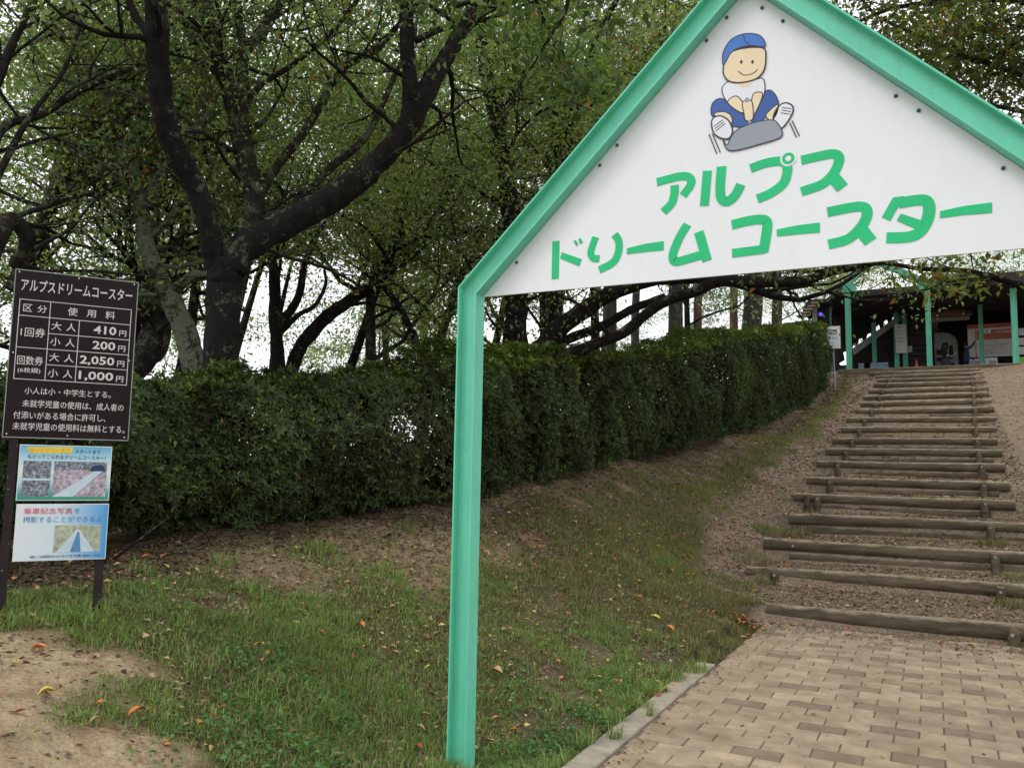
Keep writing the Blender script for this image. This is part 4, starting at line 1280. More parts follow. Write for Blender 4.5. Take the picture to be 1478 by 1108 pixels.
# tree to the right of the steps, its low branches reach over behind the gate
T = traced_tree('leafy cherry boughs reaching in from the right above the gable',
    [[(1900, 760, 11.5, 60), (1880, 500, 11.5, 52), (1860, 300, 11.5, 46), (1800, 150, 11.5, 38), (1700, 60, 11.5, 30)],
     ([(1830, 200, 11.5, 22), (1600, 150, 11, 14), (1480, 110, 10.8, 9), (1380, 75, 10.6, 7), (1300, 40, 10.5, 5)], {'root': False, 'n': 12, 'from': .2}),
     ([(1800, 150, 11.5, 20), (1600, 40, 11, 12), (1450, 0, 10.8, 9), (1300, 10, 10.6, 6), (1210, 45, 10.5, 4)], {'root': False, 'n': 12, 'from': .2}),
     ([(1830, 260, 11.5, 20), (1650, 200, 11, 12), (1520, 170, 10.8, 8), (1420, 150, 10.6, 5)], {'root': False, 'n': 8, 'from': .2}),
     ([(1700, 60, 11.5, 20), (1560, -40, 11, 14), (1400, -60, 10.8, 9), (1240, -30, 10.6, 6)], {'root': False, 'n': 9}),
    ], M_bark_mid, 109, twig_len=1.0, per=20, size=.085, warm=.04, base=(.12, .15, .055)); NL += T[1]
T = traced_tree('low thin cherry branch crossing before the building roof with orange leaves',
    [([(1700, 470, 9.0, 40), (1690, 440, 9.0, 34), (1600, 430, 9, 18), (1478, 412, 8.8, 10), (1400, 392, 8.7, 8), (1330, 388, 8.6, 7), (1270, 380, 8.5, 6), (1200, 388, 8.4, 5)], {'n': 14, 'from': .3}),
     ([(1478, 412, 8.8, 7), (1440, 400, 8.7, 5), (1410, 402, 8.6, 4)], {'root': False, 'n': 5}),
    ], M_bark, 110, twig_len=.5, per=14, size=.08, rad=.16, warm=.05, base=(.12, .15, .05), lvl=1,
    skip_below=lambda u, v: (v < 412) | (u > 1440)); NL += T[1]
# drooping leaves near the top centre
T = traced_tree('overhanging cherry twigs with large drooping leaves at the top',
    [([(960, -420, 6.6, 60), (900, -220, 6.6, 22), (800, -80, 6.5, 14), (720, -20, 6.4, 9), (660, 10, 6.3, 6)], {'n': 16, 'from': .5}),
     ([(800, -80, 6.5, 10), (820, 0, 6.3, 7), (790, 60, 6.2, 5)], {'root': False, 'n': 6}),
    ], M_bark, 111, twig_len=.7, per=16, size=.10, rad=.18, warm=.01, base=(.10, .15, .055), lvl=1, root_drop=False,
    skip_below=lambda u, v: v < 150); NL += T[1]

def wild_tree(px, R, hgt, cr, label, seed, bark=M_bark_mid, base=(.07, .115, .03), size=.09, per=34, name='broadleaf_tree', lean=0, tr=.14, group='trees behind the hedge', lo=.3, free=False):
    g = np.random.default_rng(seed)
    d = ray(px, 554); d = d / math.hypot(d[0], d[1]) * R
    x, y = d[0], d[1]; z = G(x, y)
    if free: hgt = hgt - z; save_, FILT[0] = FILT[0], None
    root = thing(name, label, 'tree', (x, y, z), group)
    mb = MB(); tw = MB(); tips, dirs = [], []
    pts = [np.array([x, y, z - .3])]; q = pts[0].copy(); dd = np.array([lean, 0, 1.0])
    for j in range(7):
        q = q + dd / np.linalg.norm(dd) * hgt * .85 / 7; dd = dd + np.array([g.normal(0, .10), g.normal(0, .10), 0]); pts.append(q.copy())
    rr = [tr * (1.25 if j == 0 else 1 - j * .12) for j in range(8)]
    mb.tube(pts, rr, 10, jit=.05)
    nb = 11
    for k in range(nb):
        f = lo + (1 - lo) * k / nb; j = min(6, int(f * 7)); p = pts[j] + (pts[j + 1] - pts[j]) * (f * 7 - j)
        a = k * 2.4 + g.uniform(-.5, .5)
        L_ = cr * (0.75 if f < .8 else .5) * g.uniform(.7, 1.1)
        grow(tw, p, np.array([math.cos(a), math.sin(a), g.uniform(.1, .7)]), L_, rr[j] * .45, 2, g, tips, dirs, .3, .05)
    if free: FILT[0] = save_
    tips = np.array(tips); dirs = np.array(dirs)
    u, v, w = proj(tips); k = (gap_ok(u, v) | (w < 0) | free) & (g.random(len(tips)) < .78); tips, dirs = tips[k], dirs[k]
    mb.build('trunk', bark, root)
    o = tw.build('branches', bark, root); o['kind'] = 'stuff'
    V, c_ = twig_leaves(tips, dirs, per, .36, size, g, base=base, warm=.02)
    o = bulk('crown', V, 4, [(0, 1, 2, 3)], c_, M_leaf, root); o['kind'] = 'stuff'
    return len(V)
WT = [(60, 15, 9.5, 4.2, 'bushy green tree at the far left behind the price board', 1), (190, 17, 10, 4.2, 'tall leafy tree behind the lichen-crusted cherry', 2),
      (330, 19, 11, 4.6, 'round-crowned tree directly behind the forked cherry', 3), (480, 17, 10, 4.4, 'green tree filling the gap right of the forked cherry', 4),
      (610, 16, 9.5, 4.2, 'leafy tree just left of the green gate post', 5), (700, 20, 11, 4.6, 'broad tree seen over the eave of the green gate', 6),
      (860, 19, 11, 4.6, 'tree hidden mostly by the left slope of the gable', 7), (1330, 58, 19, 7, 'tree rising behind the station roof at centre', 8),
      (1450, 60, 20, 7, 'tree behind the right part of the station roof', 9), (1000, 30, 13, 5, 'distant tree behind the long clipped hedge', 10),
      (120, 24, 12, 5, 'pale green tree further back at left', 11), (400, 25, 12, 5, 'far tree with its top behind the lichen-spotted limbs', 12), (560, 24, 12.5, 5, 'far green tree behind the leaning thin trunk', 13),
      (1175, 52, 15, 5, 'distant tree left of the building roof', 14), (1085, 40, 12, 4.5, 'dark bushy tree among the pines left of the station', 16), (1250, 56, 17, 6, 'tree behind the left end of the station roof', 17), (1390, 66, 19, 6, 'far tree behind the higher right roof', 18), (270, 15, 11, 4.5, 'leafy tree crowding behind the pale lichen trunk', 19), (540, 15.5, 11, 4.5, 'bright green tree above the leaning thin trunk', 20), (780, 17, 12, 4.6, 'tree above the middle of the left gable slope', 21), (-70, 18, 10, 4.5, 'tree cut off by the left edge of the picture', 15)]
for i, (px, R, h_, cr_, lab, sd) in enumerate(WT):
    bc = [(.23, .30, .15), (.26, .32, .17), (.20, .27, .14), (.28, .33, .18)][i % 4]
    NL += wild_tree(px, R, h_, cr_, lab, 200 + sd, base=bc, size=.10 if R < 20 else .13, per=58 if R < 20 else 50, bark=M_bark if i % 2 else M_bark_mid)

for px, R, top, cr_, lab, sd in ((560, 27, 8.6, 3.0, 'small far tree with its crown just above the hedge by the leaning trunk', 401), (640, 30, 9.5, 3.2, 'small far tree beside the green post just above the hedge', 402), (470, 34, 7.4, 2.6, 'low distant bush-like tree in the bright gap over the hedge', 403), (230, 30, 8.2, 2.8, 'low distant tree between the price board and the forked trunk', 404), (930, 55, 13.5, 4, 'low distant tree in the sky gap under the panel', 405)):
    NL += wild_tree(px, R, top, cr_, lab, sd, base=(.22, .29, .15), size=.13, per=26, tr=.09, lo=.45, free=True)
# pines behind the long hedge
def pine(px, R, hgt, wpx, label, seed, bark, lean=0.0, first=.45):
    g = np.random.default_rng(seed)
    d = ray(px, 554); d = d / math.hypot(d[0], d[1]) * R; x, y = d[0], d[1]; z = G(x, y)
    root = thing('pine_tree', label, 'pine tree', (x, y, z), 'pines behind the clipped hedge')
    r = wpx * .5 * R / FPX
    pts = [np.array([x + lean * h_ , y, z - .3 + h_]) for h_ in np.linspace(0, hgt, 9)]
    pts = [p + g.normal(0, .05, 3) for p in pts]
    rr = [r * (1.15 - .09 * j) for j in range(9)]
    mb = MB(); mb.tube(pts, rr, 12, jit=.05); mb.build('trunk', bark, root)
    tw = MB(); P, Dr = [], []
    for k in range(34):
        f = first + (1 - first) * k / 26; j = min(7, int(f * 8)); p = pts[j] + (pts[j + 1] - pts[j]) * (f * 8 - j)
        a = g.uniform(0, 6.28); L_ = hgt * .24 * (1.25 - f) * g.uniform(.7, 1.2) + .5
        dd = np.array([math.cos(a), math.sin(a), g.uniform(-.25, .15)])
        q = p.copy(); bp = [q.copy()]
        for s in range(6):
            q = q + dd * L_ / 6; dd = dd + np.array([g.normal(0, .12), g.normal(0, .12), g.normal(.02, .07)]); bp.append(q.copy())
            if s > 1:
                for m in range(3):
                    e = q + g.normal(0, .28, 3) * np.array([1, 1, .3]); P.append(e); Dr.append(dd)
        tw.tube(bp, [r * .16 * (1 - s * .13) for s in range(7)], 4, cap=False)
    o = tw.build('branches', M_bark_grey, root); o['kind'] = 'stuff'
    P = np.array(P); Dr = np.array(Dr); n = len(P); per = 26; idx = np.repeat(np.arange(n), per); N = len(idx)
    PP = P[idx] + g.normal(0, 1, (N, 3)) * np.array([.22, .22, .09])
    T_ = g.normal(0, 1, (N, 3)) * np.array([1, 1, .6]) + np.array([0, 0, .2]); L_ = np.full(N, .2) * g.uniform(.7, 1.3, N)
    V = leaf_verts(PP, T_, g.normal(0, 1, (N, 3)), L_, L_ * .14, 0)
    tone = (1 + .25 * g.normal(0, 1, n))[idx].clip(.5, 1.6)
    o = bulk('crown', V, 4, [(0, 1, 2, 3)], np.array([.045, .075, .035])[None] * tone[:, None], M_leaf, root); o['kind'] = 'stuff'
    return N
for a in ((612, 30, 14, 14, 'reddish pine seen between the thin trunks left of the gate post', 301, M_bark_pine, .0, .5), (876, 27, 15, 22, 'thick grey pine trunk left of the gap under the panel', 302, M_bark_grey, .0, .42),
          (917, 36, 16, 12, 'slim pine with thin grey trunk in the sky gap', 303, M_bark_grey, .01, .4), (975, 25, 15, 21, 'grey pine standing directly behind the lit hedge top', 304, M_bark_grey, 0, .45),
          (1005, 30, 15, 12, 'red-barked pine leaning beside the grey pine', 305, M_bark_pine, .03, .45), (1087, 31, 16, 26, 'dark stout pine left of the building roof', 306, M_bark_grey, 0, .33),
          (1122, 37, 16, 14, 'narrow dark pine nearest to the building roof', 307, M_bark_grey, 0, .33), (1060, 42, 17, 12, 'small far pine among dark boughs', 308, M_bark_pine, 0, .3)):
    NL += pine(*a)

# ------------------------------------------------------------------ grass, litter and fallen leaves
def sample_ground(N, x0, x1, y0, y1, g, pad=60, maxw=40):
    x = g.uniform(x0, x1, N); y = g.uniform(y0, y1, N)
    z = ground(x, y); P = np.stack([x, y, z], -1)
    u, v, w = proj(P)
    k = (w > .6) & (u > -pad * 3) & (u < 1478 + pad * 3) & (v < 1108 + pad * 4)
    return P[k], w[k]
def blades(P, g, L, W, lean, col):
    N = len(P)
    a = g.uniform(0, 6.283, N)
    o = np.stack([np.cos(a), np.sin(a), np.zeros(N)], -1)
    s = np.stack([-np.sin(a), np.cos(a), np.zeros(N)], -1)
    ln_ = (lean * g.uniform(.3, 1.6, N))[:, None]; L = L[:, None]; W = W[:, None]
    b0_ = P - s * W / 2; b1_ = P + s * W / 2
    mid = P + np.array([0, 0, 1.0]) * L * .6 + o * L * ln_ * .35
    tip = P + np.array([0, 0, 1.0]) * L * (1 - .28 * ln_) + o * L * ln_
    return np.stack([b0_, b1_, mid + s * W * .35, tip, mid - s * W * .35], 1)
def grass_field():
    g = np.random.default_rng(77)
    Ps, Ls = [], []
    for (N, x0, x1, y0, y1, sc) in ((300000, -5.4, -1.66, 0.8, 6.5, 1.0), (170000, -5.6, -1.66, 6.5, 12.5, 1.15), (110000, -5.2, -1.8, 12.5, 22, 1.5), (40000, -4.4, -1.8, 22, 33, 2.1), (30000, 1.0, 3.5, 9.4, 17, 1.3)):
        P, w = sample_ground(N, x0, x1, y0, y1, g)
        t, gv, sd = covers(P[:, 0], P[:, 1])
        den = t * (.28 + .72 * sstep(.3, .75, vnoise(P[:, 0], P[:, 1], 3.2, 21))) + .015 * (1 - gv)
        k = g.random(len(P)) < den * .9
        P = P[k]; t = t[k]
        hgt = .014 + .036 * t * vnoise(P[:, 0], P[:, 1], 1.6, 23) + .022 * vnoise(P[:, 0], P[:, 1], 7, 24)
        Ps.append(P); Ls.append(np.c_[hgt * g.uniform(.6, 1.5, len(P)) * sc, np.full(len(P), sc)])
    P = np.concatenate(Ps); LL = np.concatenate(Ls)
    # rank tufts at post foot, path edge and log ends
    tp = []
    for (cx_, cy_, r_, n_) in ((-2.28, 3.9, .13, 260), (-2.36, 3.86, .08, 160), (-1.85, 4.2, .08, 120), (-1.84, 4.6, .07, 120), (-1.82, 5.1, .08, 120), (-1.82, 5.5, .08, 140), (-1.82, 5.9, .09, 160), (-1.8, 6.3, .1, 200), (-1.72, 6.65, .1, 160), (-1.8, 7.2, .1, 160), (-1.8, 7.8, .1, 160), (-1.8, 8.4, .12, 200), (-1.7, 4.75, .04, 50), (-1.66, 5.3, .03, 30), (-2.05, 9.15, .28, 1200), (-2.2, 9.7, .35, 1100), (-1.85, 9.5, .15, 300), (-2.3, 10.6, .35, 700), (-1.95, 11.2, .15, 200), (-2.2, 13.4, .35, 1100), (-1.95, 13.7, .25, 700), (-2.3, 12.1, .35, 500),
                                (.8, 10.9, .22, 500), (.75, 13.6, .2, 500), (1.0, 12.2, .3, 400), (.95, 9.2, .15, 160), (-3.1, 3.55, .25, 500), (-4.3, 2.75, .12, 120), (-4.1, 3.05, .14, 200), (-4.6, 4.5, .1, 90), (-4.5, 5.5, .12, 110), (-4.4, 6.6, .1, 90), (-4.2, 7.6, .12, 110), (-4.7, 3.9, .1, 80), (-3.9, 5.6, .12, 100), (-4.1, 4.3, .1, 80)):
        aa = g.uniform(0, 6.28, n_); rr_ = r_ * np.sqrt(g.random(n_)); x = cx_ + rr_ * np.cos(aa); y = cy_ + rr_ * np.sin(aa)
        z = np.where((x > -1.80) & (y < 9.3), .008, ground(x, y)); tp.append(np.c_[x, y, z])
    tp = np.concatenate(tp); n0 = len(P)
    P = np.concatenate([P, tp]); LL = np.concatenate([LL, np.c_[g.uniform(.05, .14, len(tp)), np.full(len(tp), 1.2)]])
    N = len(P)
    V = blades(P, g, LL[:, 0], (.0022 + .0018 * g.random(N)) * LL[:, 1] * 1.25, np.where(g.random(N) < .45, 1.35, .7), None)
    near = sstep(5.5, 3.6, np.hypot(P[:, 0] + 1.9, P[:, 1] - 2.6))
    c0_ = np.array([.165, .205, .065])[None] * (1 + .25 * g.normal(0, 1, N)).clip(.45, 1.9)[:, None]
    tone = vnoise(P[:, 0], P[:, 1], 1.1, 27)
    c0_ = c0_ * (np.array([.85, .85, .85])[None] + (tone[:, None] - .3) * np.array([.5, .55, .2])[None] + near[:, None] * np.array([.15, .45, .25])[None])
    dry = g.random(N) < (.26 + .3 * (1 - tone) * (1 - near))
    c0_ = np.where(dry[:, None], np.array([.36, .29, .15])[None] * g.uniform(.5, 1.2, (N, 1)), c0_)
    me_o = bulk('grass', V, 5, [(0, 1, 2, 4)], c0_, M_grass)
    # tips as a second set of faces
    V2 = np.stack([V[:, 4], V[:, 2], V[:, 3]], 1)
    tipo = bulk('grass_tips_tmp', V2, 3, [(0, 1, 2)], c0_, M_grass)
    return me_o, tipo, N
# grass in one object: build quads + tip triangles together
def join_bulk(name, parts, mat, parent=None):
    Vs, Fl, Ft, Cs = [], [], [], []; b_ = 0
    for V, faces, col in parts:
        N, k, _ = V.shape
        for f in faces:
            Fi = (np.array(f)[None] + (np.arange(N) * k)[:, None]) + b_
            Fl.append(Fi.ravel()); Ft.append(np.full(N, len(f)))
        Vs.append(V.reshape(-1, 3)); Cs.append(np.repeat(col, k, 0)); b_ += N * k
    V = np.concatenate(Vs); L = np.concatenate(Fl); Tt = np.concatenate(Ft)
    me = bpy.data.meshes.new(name); me.vertices.add(len(V)); me.vertices.foreach_set('co', V.ravel().astype(np.float32))
    me.loops.add(len(L)); me.loops.foreach_set('vertex_index', L.astype(np.int32))
    me.polygons.add(len(Tt)); me.polygons.foreach_set('loop_start', np.r_[0, np.cumsum(Tt)[:-1]].astype(np.int32)); me.polygons.foreach_set('loop_total', Tt.astype(np.int32))
    a = me.attributes.new('tint', 'FLOAT_COLOR', 'POINT'); c4 = np.ones((len(V), 4), np.float32); c4[:, :3] = np.concatenate(Cs); a.data.foreach_set('color', c4.ravel())
    me.update(calc_edges=True); me.materials.append(mat)
    return link(name, me, None, parent)
_bulk = bulk
store = []
def bulk_store(name, V, nper, faces, col, mat, parent=None, smooth=False):
    store.append((V, faces, col)); return None
bulk = bulk_store
_, _, NG = grass_field()
bulk = _bulk
g_o = join_bulk('grass', [(store[0][0], [(0, 1, 2, 4), (4, 2, 3)], store[0][2])], M_grass)
tag(g_o, 'short patchy grass with dry blades on the bank beside the path', 'grass', kind='stuff')
# clover and broad weeds
def weeds():
    g = np.random.default_rng(88); P = []
    for (cx_, cy_, r_, n_) in ((-3.05, 3.5, .42, 420), (-2.75, 3.1, .35, 300), (-3.4, 3.7, .3, 200), (-1.98, 4.6, .22, 320), (-1.95, 5.1, .2, 260), (-2.1, 4.2, .25, 260), (-2.05, 5.7, .2, 180), (-2.5, 5.0, .5, 260), (-2.2, 6.6, .4, 160), (-1.75, 5.3, .1, 40), (-2.7, 2.7, .4, 200)):
        aa = g.uniform(0, 6.28, n_); rr_ = r_ * np.sqrt(g.random(n_)); x = cx_ + rr_ * np.cos(aa); y = cy_ + rr_ * np.sin(aa)
        k = x < -1.8; x, y = x[k], y[k]
        P.append(np.c_[x, y, ground(x, y) + g.uniform(.012, .05, len(x))])
    P = np.concatenate(P); N = len(P)
    L = g.uniform(.016, .034, N)
    V = leaf_verts(P, np.c_[g.normal(0, 1, (N, 2)), g.normal(.1, .25, N)], np.c_[g.normal(0, .3, (N, 2)), np.ones(N)], L, L * .95)
    c_ = np.array([.085, .19, .06])[None] * g.uniform(.7, 1.5, (N, 1))
    tag(bulk('clover', V, 4, [(0, 1, 2, 3)], c_, M_grass), 'low clover and round-leaved weeds in the grass near the kerb', 'weeds', kind='stuff')
weeds()
# wood chips, twigs and crumbled leaves
def litter():
    g = np.random.default_rng(99)
    parts = []
    for (N, x0, x1, y0, y1, sc) in ((42000, -3.4, 1.5, 9.45, 16, 1.0), (30000, -3.3, 1.5, 16, 26, 1.5), (12000, -3, 1.6, 26, 36, 2.2), (60000, 1.3, 5, 10, 36, .9), (80000, -5.6, -1.66, .8, 9.4, .9), (16000, -5.4, -3, 9.4, 24, 1.3)):
        P, w = sample_ground(N, x0, x1, y0, y1, g)
        t, gv, sd = covers(P[:, 0], P[:, 1])
        hx = np.interp(P[:, 1], [h[1] for h in HB], [h[0] for h in HB]); dh = P[:, 0] - hx
        den = np.where(P[:, 1] > 9.45, np.maximum(gv, .2 + .6 * sstep(1.2, .1, dh)), .2 + .8 * sstep(2.0, .2, dh)) * (1 - .4 * sd)
        P = P[g.random(len(P)) < den]; N = len(P)
        L = g.uniform(.012, .055, N) * sc; W = L * g.uniform(.18, .7, N)
        P[:, 2] += g.uniform(.001, .012, N)
        V = leaf_verts(P, np.c_[g.normal(0, 1, (N, 2)), g.normal(0, .18, N)], np.c_[g.normal(0, .3, (N, 2)), np.ones(N)], L, W, .1)
        pal = np.array([[.23, .165, .115], [.13, .09, .062], [.34, .26, .18], [.48, .38, .27], [.30, .15, .075], [.07, .05, .036]])
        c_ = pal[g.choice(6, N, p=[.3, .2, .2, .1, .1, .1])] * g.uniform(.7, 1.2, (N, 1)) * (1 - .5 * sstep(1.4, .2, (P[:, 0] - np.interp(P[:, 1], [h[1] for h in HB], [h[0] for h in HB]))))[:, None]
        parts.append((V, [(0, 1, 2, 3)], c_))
    # debris drifted on the brick path below the first log
    N = 1500; x = g.uniform(-1.6, 1.5, N); y = 9.28 - np.abs(g.normal(0, .33, N)) - .25 * (g.random(N) < .2)
    sparse = 260; x = np.r_[x, g.uniform(-1.6, 1.5, sparse)]; y = np.r_[y, g.uniform(4, 9, sparse)]
    xe = 160; x = np.r_[x, -1.62 + np.abs(g.normal(0, .07, xe))]; y = np.r_[y, g.uniform(4, 9, xe)]
    N = len(x); L = g.uniform(.010, .045, N); P = np.c_[x, y, np.full(N, .004) + g.uniform(0, .006, N)]
    V = leaf_verts(P, np.c_[g.normal(0, 1, (N, 2)), g.normal(0, .05, N)], np.c_[g.normal(0, .1, (N, 2)), np.ones(N)], L, L * g.uniform(.15, .5, N), .1)
    pal = np.array([[.14, .095, .065], [.30, .23, .15], [.06, .045, .035]]); parts.append((V, [(0, 1, 2, 3)], pal[g.choice(3, N)]))
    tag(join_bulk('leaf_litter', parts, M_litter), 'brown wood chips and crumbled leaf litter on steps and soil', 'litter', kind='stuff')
litter()
# fallen leaves: the larger ones as single things
leafcols = {'orange': (.62, .20, .055), 'red': (.42, .055, .035), 'tan': (.50, .30, .15), 'yellow': (.62, .48, .11), 'brown': (.20, .095, .05)}
lmeshes = {}
for cn, cc in leafcols.items():
    m = simple('fallen_leaf_' + cn, cc, .6, .3, 25, spec=.3)
    vs_ = []
    for k in range(3):
        mb = MB(); r2 = random.Random(k + 5)
        L_, W_ = 1.0, .36 + .08 * k
        xs = [0, .18, .42, .68, .88, 1.0]; wsd = [0.02, .36, .55, .48, .22, 0.005]
        V = []
        for a, w_ in zip(xs, wsd):
            zc = .14 * math.sin(a * 3.0) * (1 if k != 1 else -0.3); cu = (.22 + .12 * k) * w_
            V += [(a - .5, -w_ * W_, zc + cu + r2.uniform(-.03, .03)), (a - .5, 0, zc), (a - .5, w_ * W_, zc + cu + r2.uniform(-.03, .03))]
        Fc = []
        for i in range(5):
            for j in range(2): Fc.append((3 * i + j, 3 * i + 3 + j, 3 * i + 4 + j, 3 * i + 1 + j))
        mb.add(V, Fc, 0, True); mb.tube([(-.5, 0, 0), (-.62, .01, .03), (-.78, .03, .04)], .014, 3)
        me_ = mb.mesh('fallen_leaf'); me_.materials.append(m); vs_.append(me_)
    lmeshes[cn] = vs_
g = np.random.default_rng(123)
surf_lab = {0: 'lying on the grass bank', 1: 'lying on the timber steps or gravel verge', 2: 'lying on the brick path'}
def drop(x, y, cn, size, on_path=False, surf=0):
    z = (0.012 if on_path else G(x, y) + .022)
    o = bpy.data.objects.new('fallen_leaf', lmeshes[cn][rnd.randrange(3)])
    o.location = (x, y, z); o.scale = (size, size, size)
    o.rotation_euler = (rnd.uniform(-.22, .22), rnd.uniform(-.22, .22), rnd.uniform(0, 6.28))
    C.objects.link(o)
    tag(o, '%s curled fallen leaf %s' % (cn, surf_lab[surf]), 'fallen leaf', '%s fallen leaves %s' % (cn, surf_lab[surf]))
def at_ground(px, py):
    d = ray(px, py); ts = np.linspace(2.2, 30, 700)
    P = ts[:, None] * d[None] + np.array([0, 0, EYE]); z = ground(P[:, 0], P[:, 1], False)
    k = np.argmax(P[:, 2] < z)
    return P[k]
spots = [(197, 1046, 'orange', 30), (145, 1031, 'orange', 16), (50, 1068, 'tan', 14), (22, 968, 'yellow', 16), (66, 1014, 'yellow', 24), (138, 1058, 'tan', 20), (55, 948, 'orange', 20), (388, 952, 'orange', 14), (371, 938, 'orange', 9), (461, 919, 'orange', 17), (520, 912, 'orange', 16), (570, 946, 'tan', 12), (620, 971, 'yellow', 15), (414, 1031, 'orange', 18), (291, 1064, 'yellow', 14), (535, 1030, 'red', 12), (604, 1090, 'red', 14), (527, 943, 'tan', 14), (345, 1063, 'brown', 12), (717, 975, 'tan', 18), (716, 1042, 'orange', 12), (742, 1058, 'orange', 12), (707, 1075, 'tan', 16), (605, 1060, 'tan', 16), (612, 1036, 'tan', 18),
         (887, 986, 'orange', 15), (895, 986, 'tan', 12), (949, 1001, 'yellow', 13), (964, 980, 'orange', 13), (947, 1016, 'red', 16), (958, 1012, 'tan', 17), (972, 1002, 'orange', 12), (864, 980, 'tan', 12), (946, 896, 'yellow', 17), (938, 912, 'yellow', 14), (966, 912, 'orange', 14), (875, 959, 'yellow', 11), (970, 945, 'brown', 13), (1008, 891, 'brown', 18), (1033, 888, 'orange', 14), (985, 940, 'tan', 10), (1040, 905, 'tan', 9), (775, 785, 'orange', 14), (760, 777, 'orange', 10), (784, 779, 'red', 10), (865, 773, 'tan', 12), (728, 839, 'tan', 12), (763, 746, 'tan', 9), (818, 886, 'orange', 10), (844, 884, 'orange', 9), (920, 872, 'orange', 14), (965, 828, 'orange', 13), (1023, 842, 'orange', 10), (996, 806, 'orange', 9), (1050, 773, 'orange', 10), (1015, 870, 'tan', 14), (892, 853, 'tan', 10), (908, 780, 'tan', 8), (985, 772, 'orange', 10), (830, 760, 'yellow', 7), (370, 872, 'orange', 9), (400, 800, 'tan', 8), (296, 798, 'orange', 8), (340, 846, 'tan', 7), (300, 815, 'brown', 10), (240, 810, 'tan', 9), (60, 862, 'yellow', 8), (165, 808, 'orange', 13), (210, 808, 'orange', 12), (100, 850, 'tan', 9)]
n_leaf = 0
for px, py, cn, s in spots:
    p = at_ground(px, py)
    w = proj(p)[2]
    if py > 880 and px < 1045 and px > 900 and p[0] > -1.84: pass
    drop(p[0], p[1], cn, min(.13, s * w / FPX * 1.08), on_path=(p[0] > -1.84 and p[1] < 9.3), surf=0 if p[0] < -1.84 else 2); n_leaf += 1
for k in range(70):                               # leaves drifted along the gravel verge and log ends
    y = g.uniform(9.4, 17); x = np.interp(y, [9, 10.5, 12, 14, 17], [-2.2, -2.4, -2.75, -2.85, -2.7]) + abs(g.normal(0, .33)) * (1 if g.random() < .6 else -1)
    drop(x, y, ['orange', 'orange', 'tan', 'red', 'brown'][int(g.integers(5))], g.uniform(.065, .10), surf=1 if y > 9.4 and x > -2.7 else 0)
for k in range(34):
    x = -2.0 + abs(g.normal(0, .25)); y = 9.2 - abs(g.normal(0, .2))
    drop(x, y, ['orange', 'red', 'tan', 'brown'][int(g.integers(4))], g.uniform(.065, .10), on_path=x > -1.84, surf=2 if x > -1.84 else 0)
for px, py, cn, s in ((1357, 928, 'orange', 18), (1402, 932, 'yellow', 17), (1432, 924, 'red', 9), (1300, 931, 'tan', 10), (1175, 887, 'orange', 8), (1225, 908, 'orange', 12), (1310, 935, 'tan', 12), (1385, 944, 'tan', 14), (1380, 938, 'brown', 12), (1415, 945, 'tan', 14), (1082, 918, 'orange', 14), (1092, 914, 'orange', 13), (1074, 921, 'tan', 14), (1135, 905, 'yellow', 12)):
    d = ray(px, py); t = -EYE / d[2]; p = d * t
    if p[1] > 9.28: p = np.array([p[0], 9.24, 0])
    drop(p[0], p[1], cn, s * proj((p[0], p[1], 0))[2] / FPX * .8, on_path=True, surf=2)
for k in range(40):
    i = int(g.integers(0, 5)); y = g.uniform(LY[i] + .15, LY[i + 1] - .2); x = g.uniform(-1.7, 1.2)
    drop(x, y, ['tan', 'tan', 'orange', 'yellow', 'brown'][int(g.integers(5))], g.uniform(.05, .09), surf=1)
# the far, small ones stay one scatter
N = 4400; x = g.uniform(-5.4, -1.9, N); y = 2.2 + 27 * g.random(N) ** 0.85; hx = np.interp(y, [h[1] for h in HB], [h[0] for h in HB]); k = x > hx + .2; x, y = x[k], y[k]; N = len(x)
P = np.c_[x, y, ground(x, y) + .025]; L = g.uniform(.03, .065, N)
pal = np.array([[.55, .22, .09], [.46, .32, .17], [.24, .12, .06], [.56, .42, .16]])
V = leaf_verts(P, np.c_[g.normal(0, 1, (N, 2)), g.normal(0, .2, N)], np.c_[g.normal(0, .3, (N, 2)), np.ones(N)], L, L * .6, .2)
tag(bulk('fallen_leaf_scatter', V, 4, [(0, 1, 2, 3)], pal[g.choice(4, N)] * g.uniform(.7, 1.1, (N, 1)), M_litter), 'thin scatter of tiny dry leaves over the grass bank', 'fallen leaves', kind='stuff')

# ------------------------------------------------------------------ building at the top
BY = 36.5
FZ = 5.72
bld = thing('coaster_station', 'open timber station with green steel columns at the top of the steps', 'building', (0.5, BY, FZ))
def bx(px, Y=BY): return float(atY(px, 480, Y)[0])
def bz(py, px=1340, Y=BY): return float(atY(px, py, Y)[2])
mb = MB(); mb.box((-3.6, 35.0, FZ - .5), (12, 54, FZ)); mb.build('floor', M_concrete, bld)
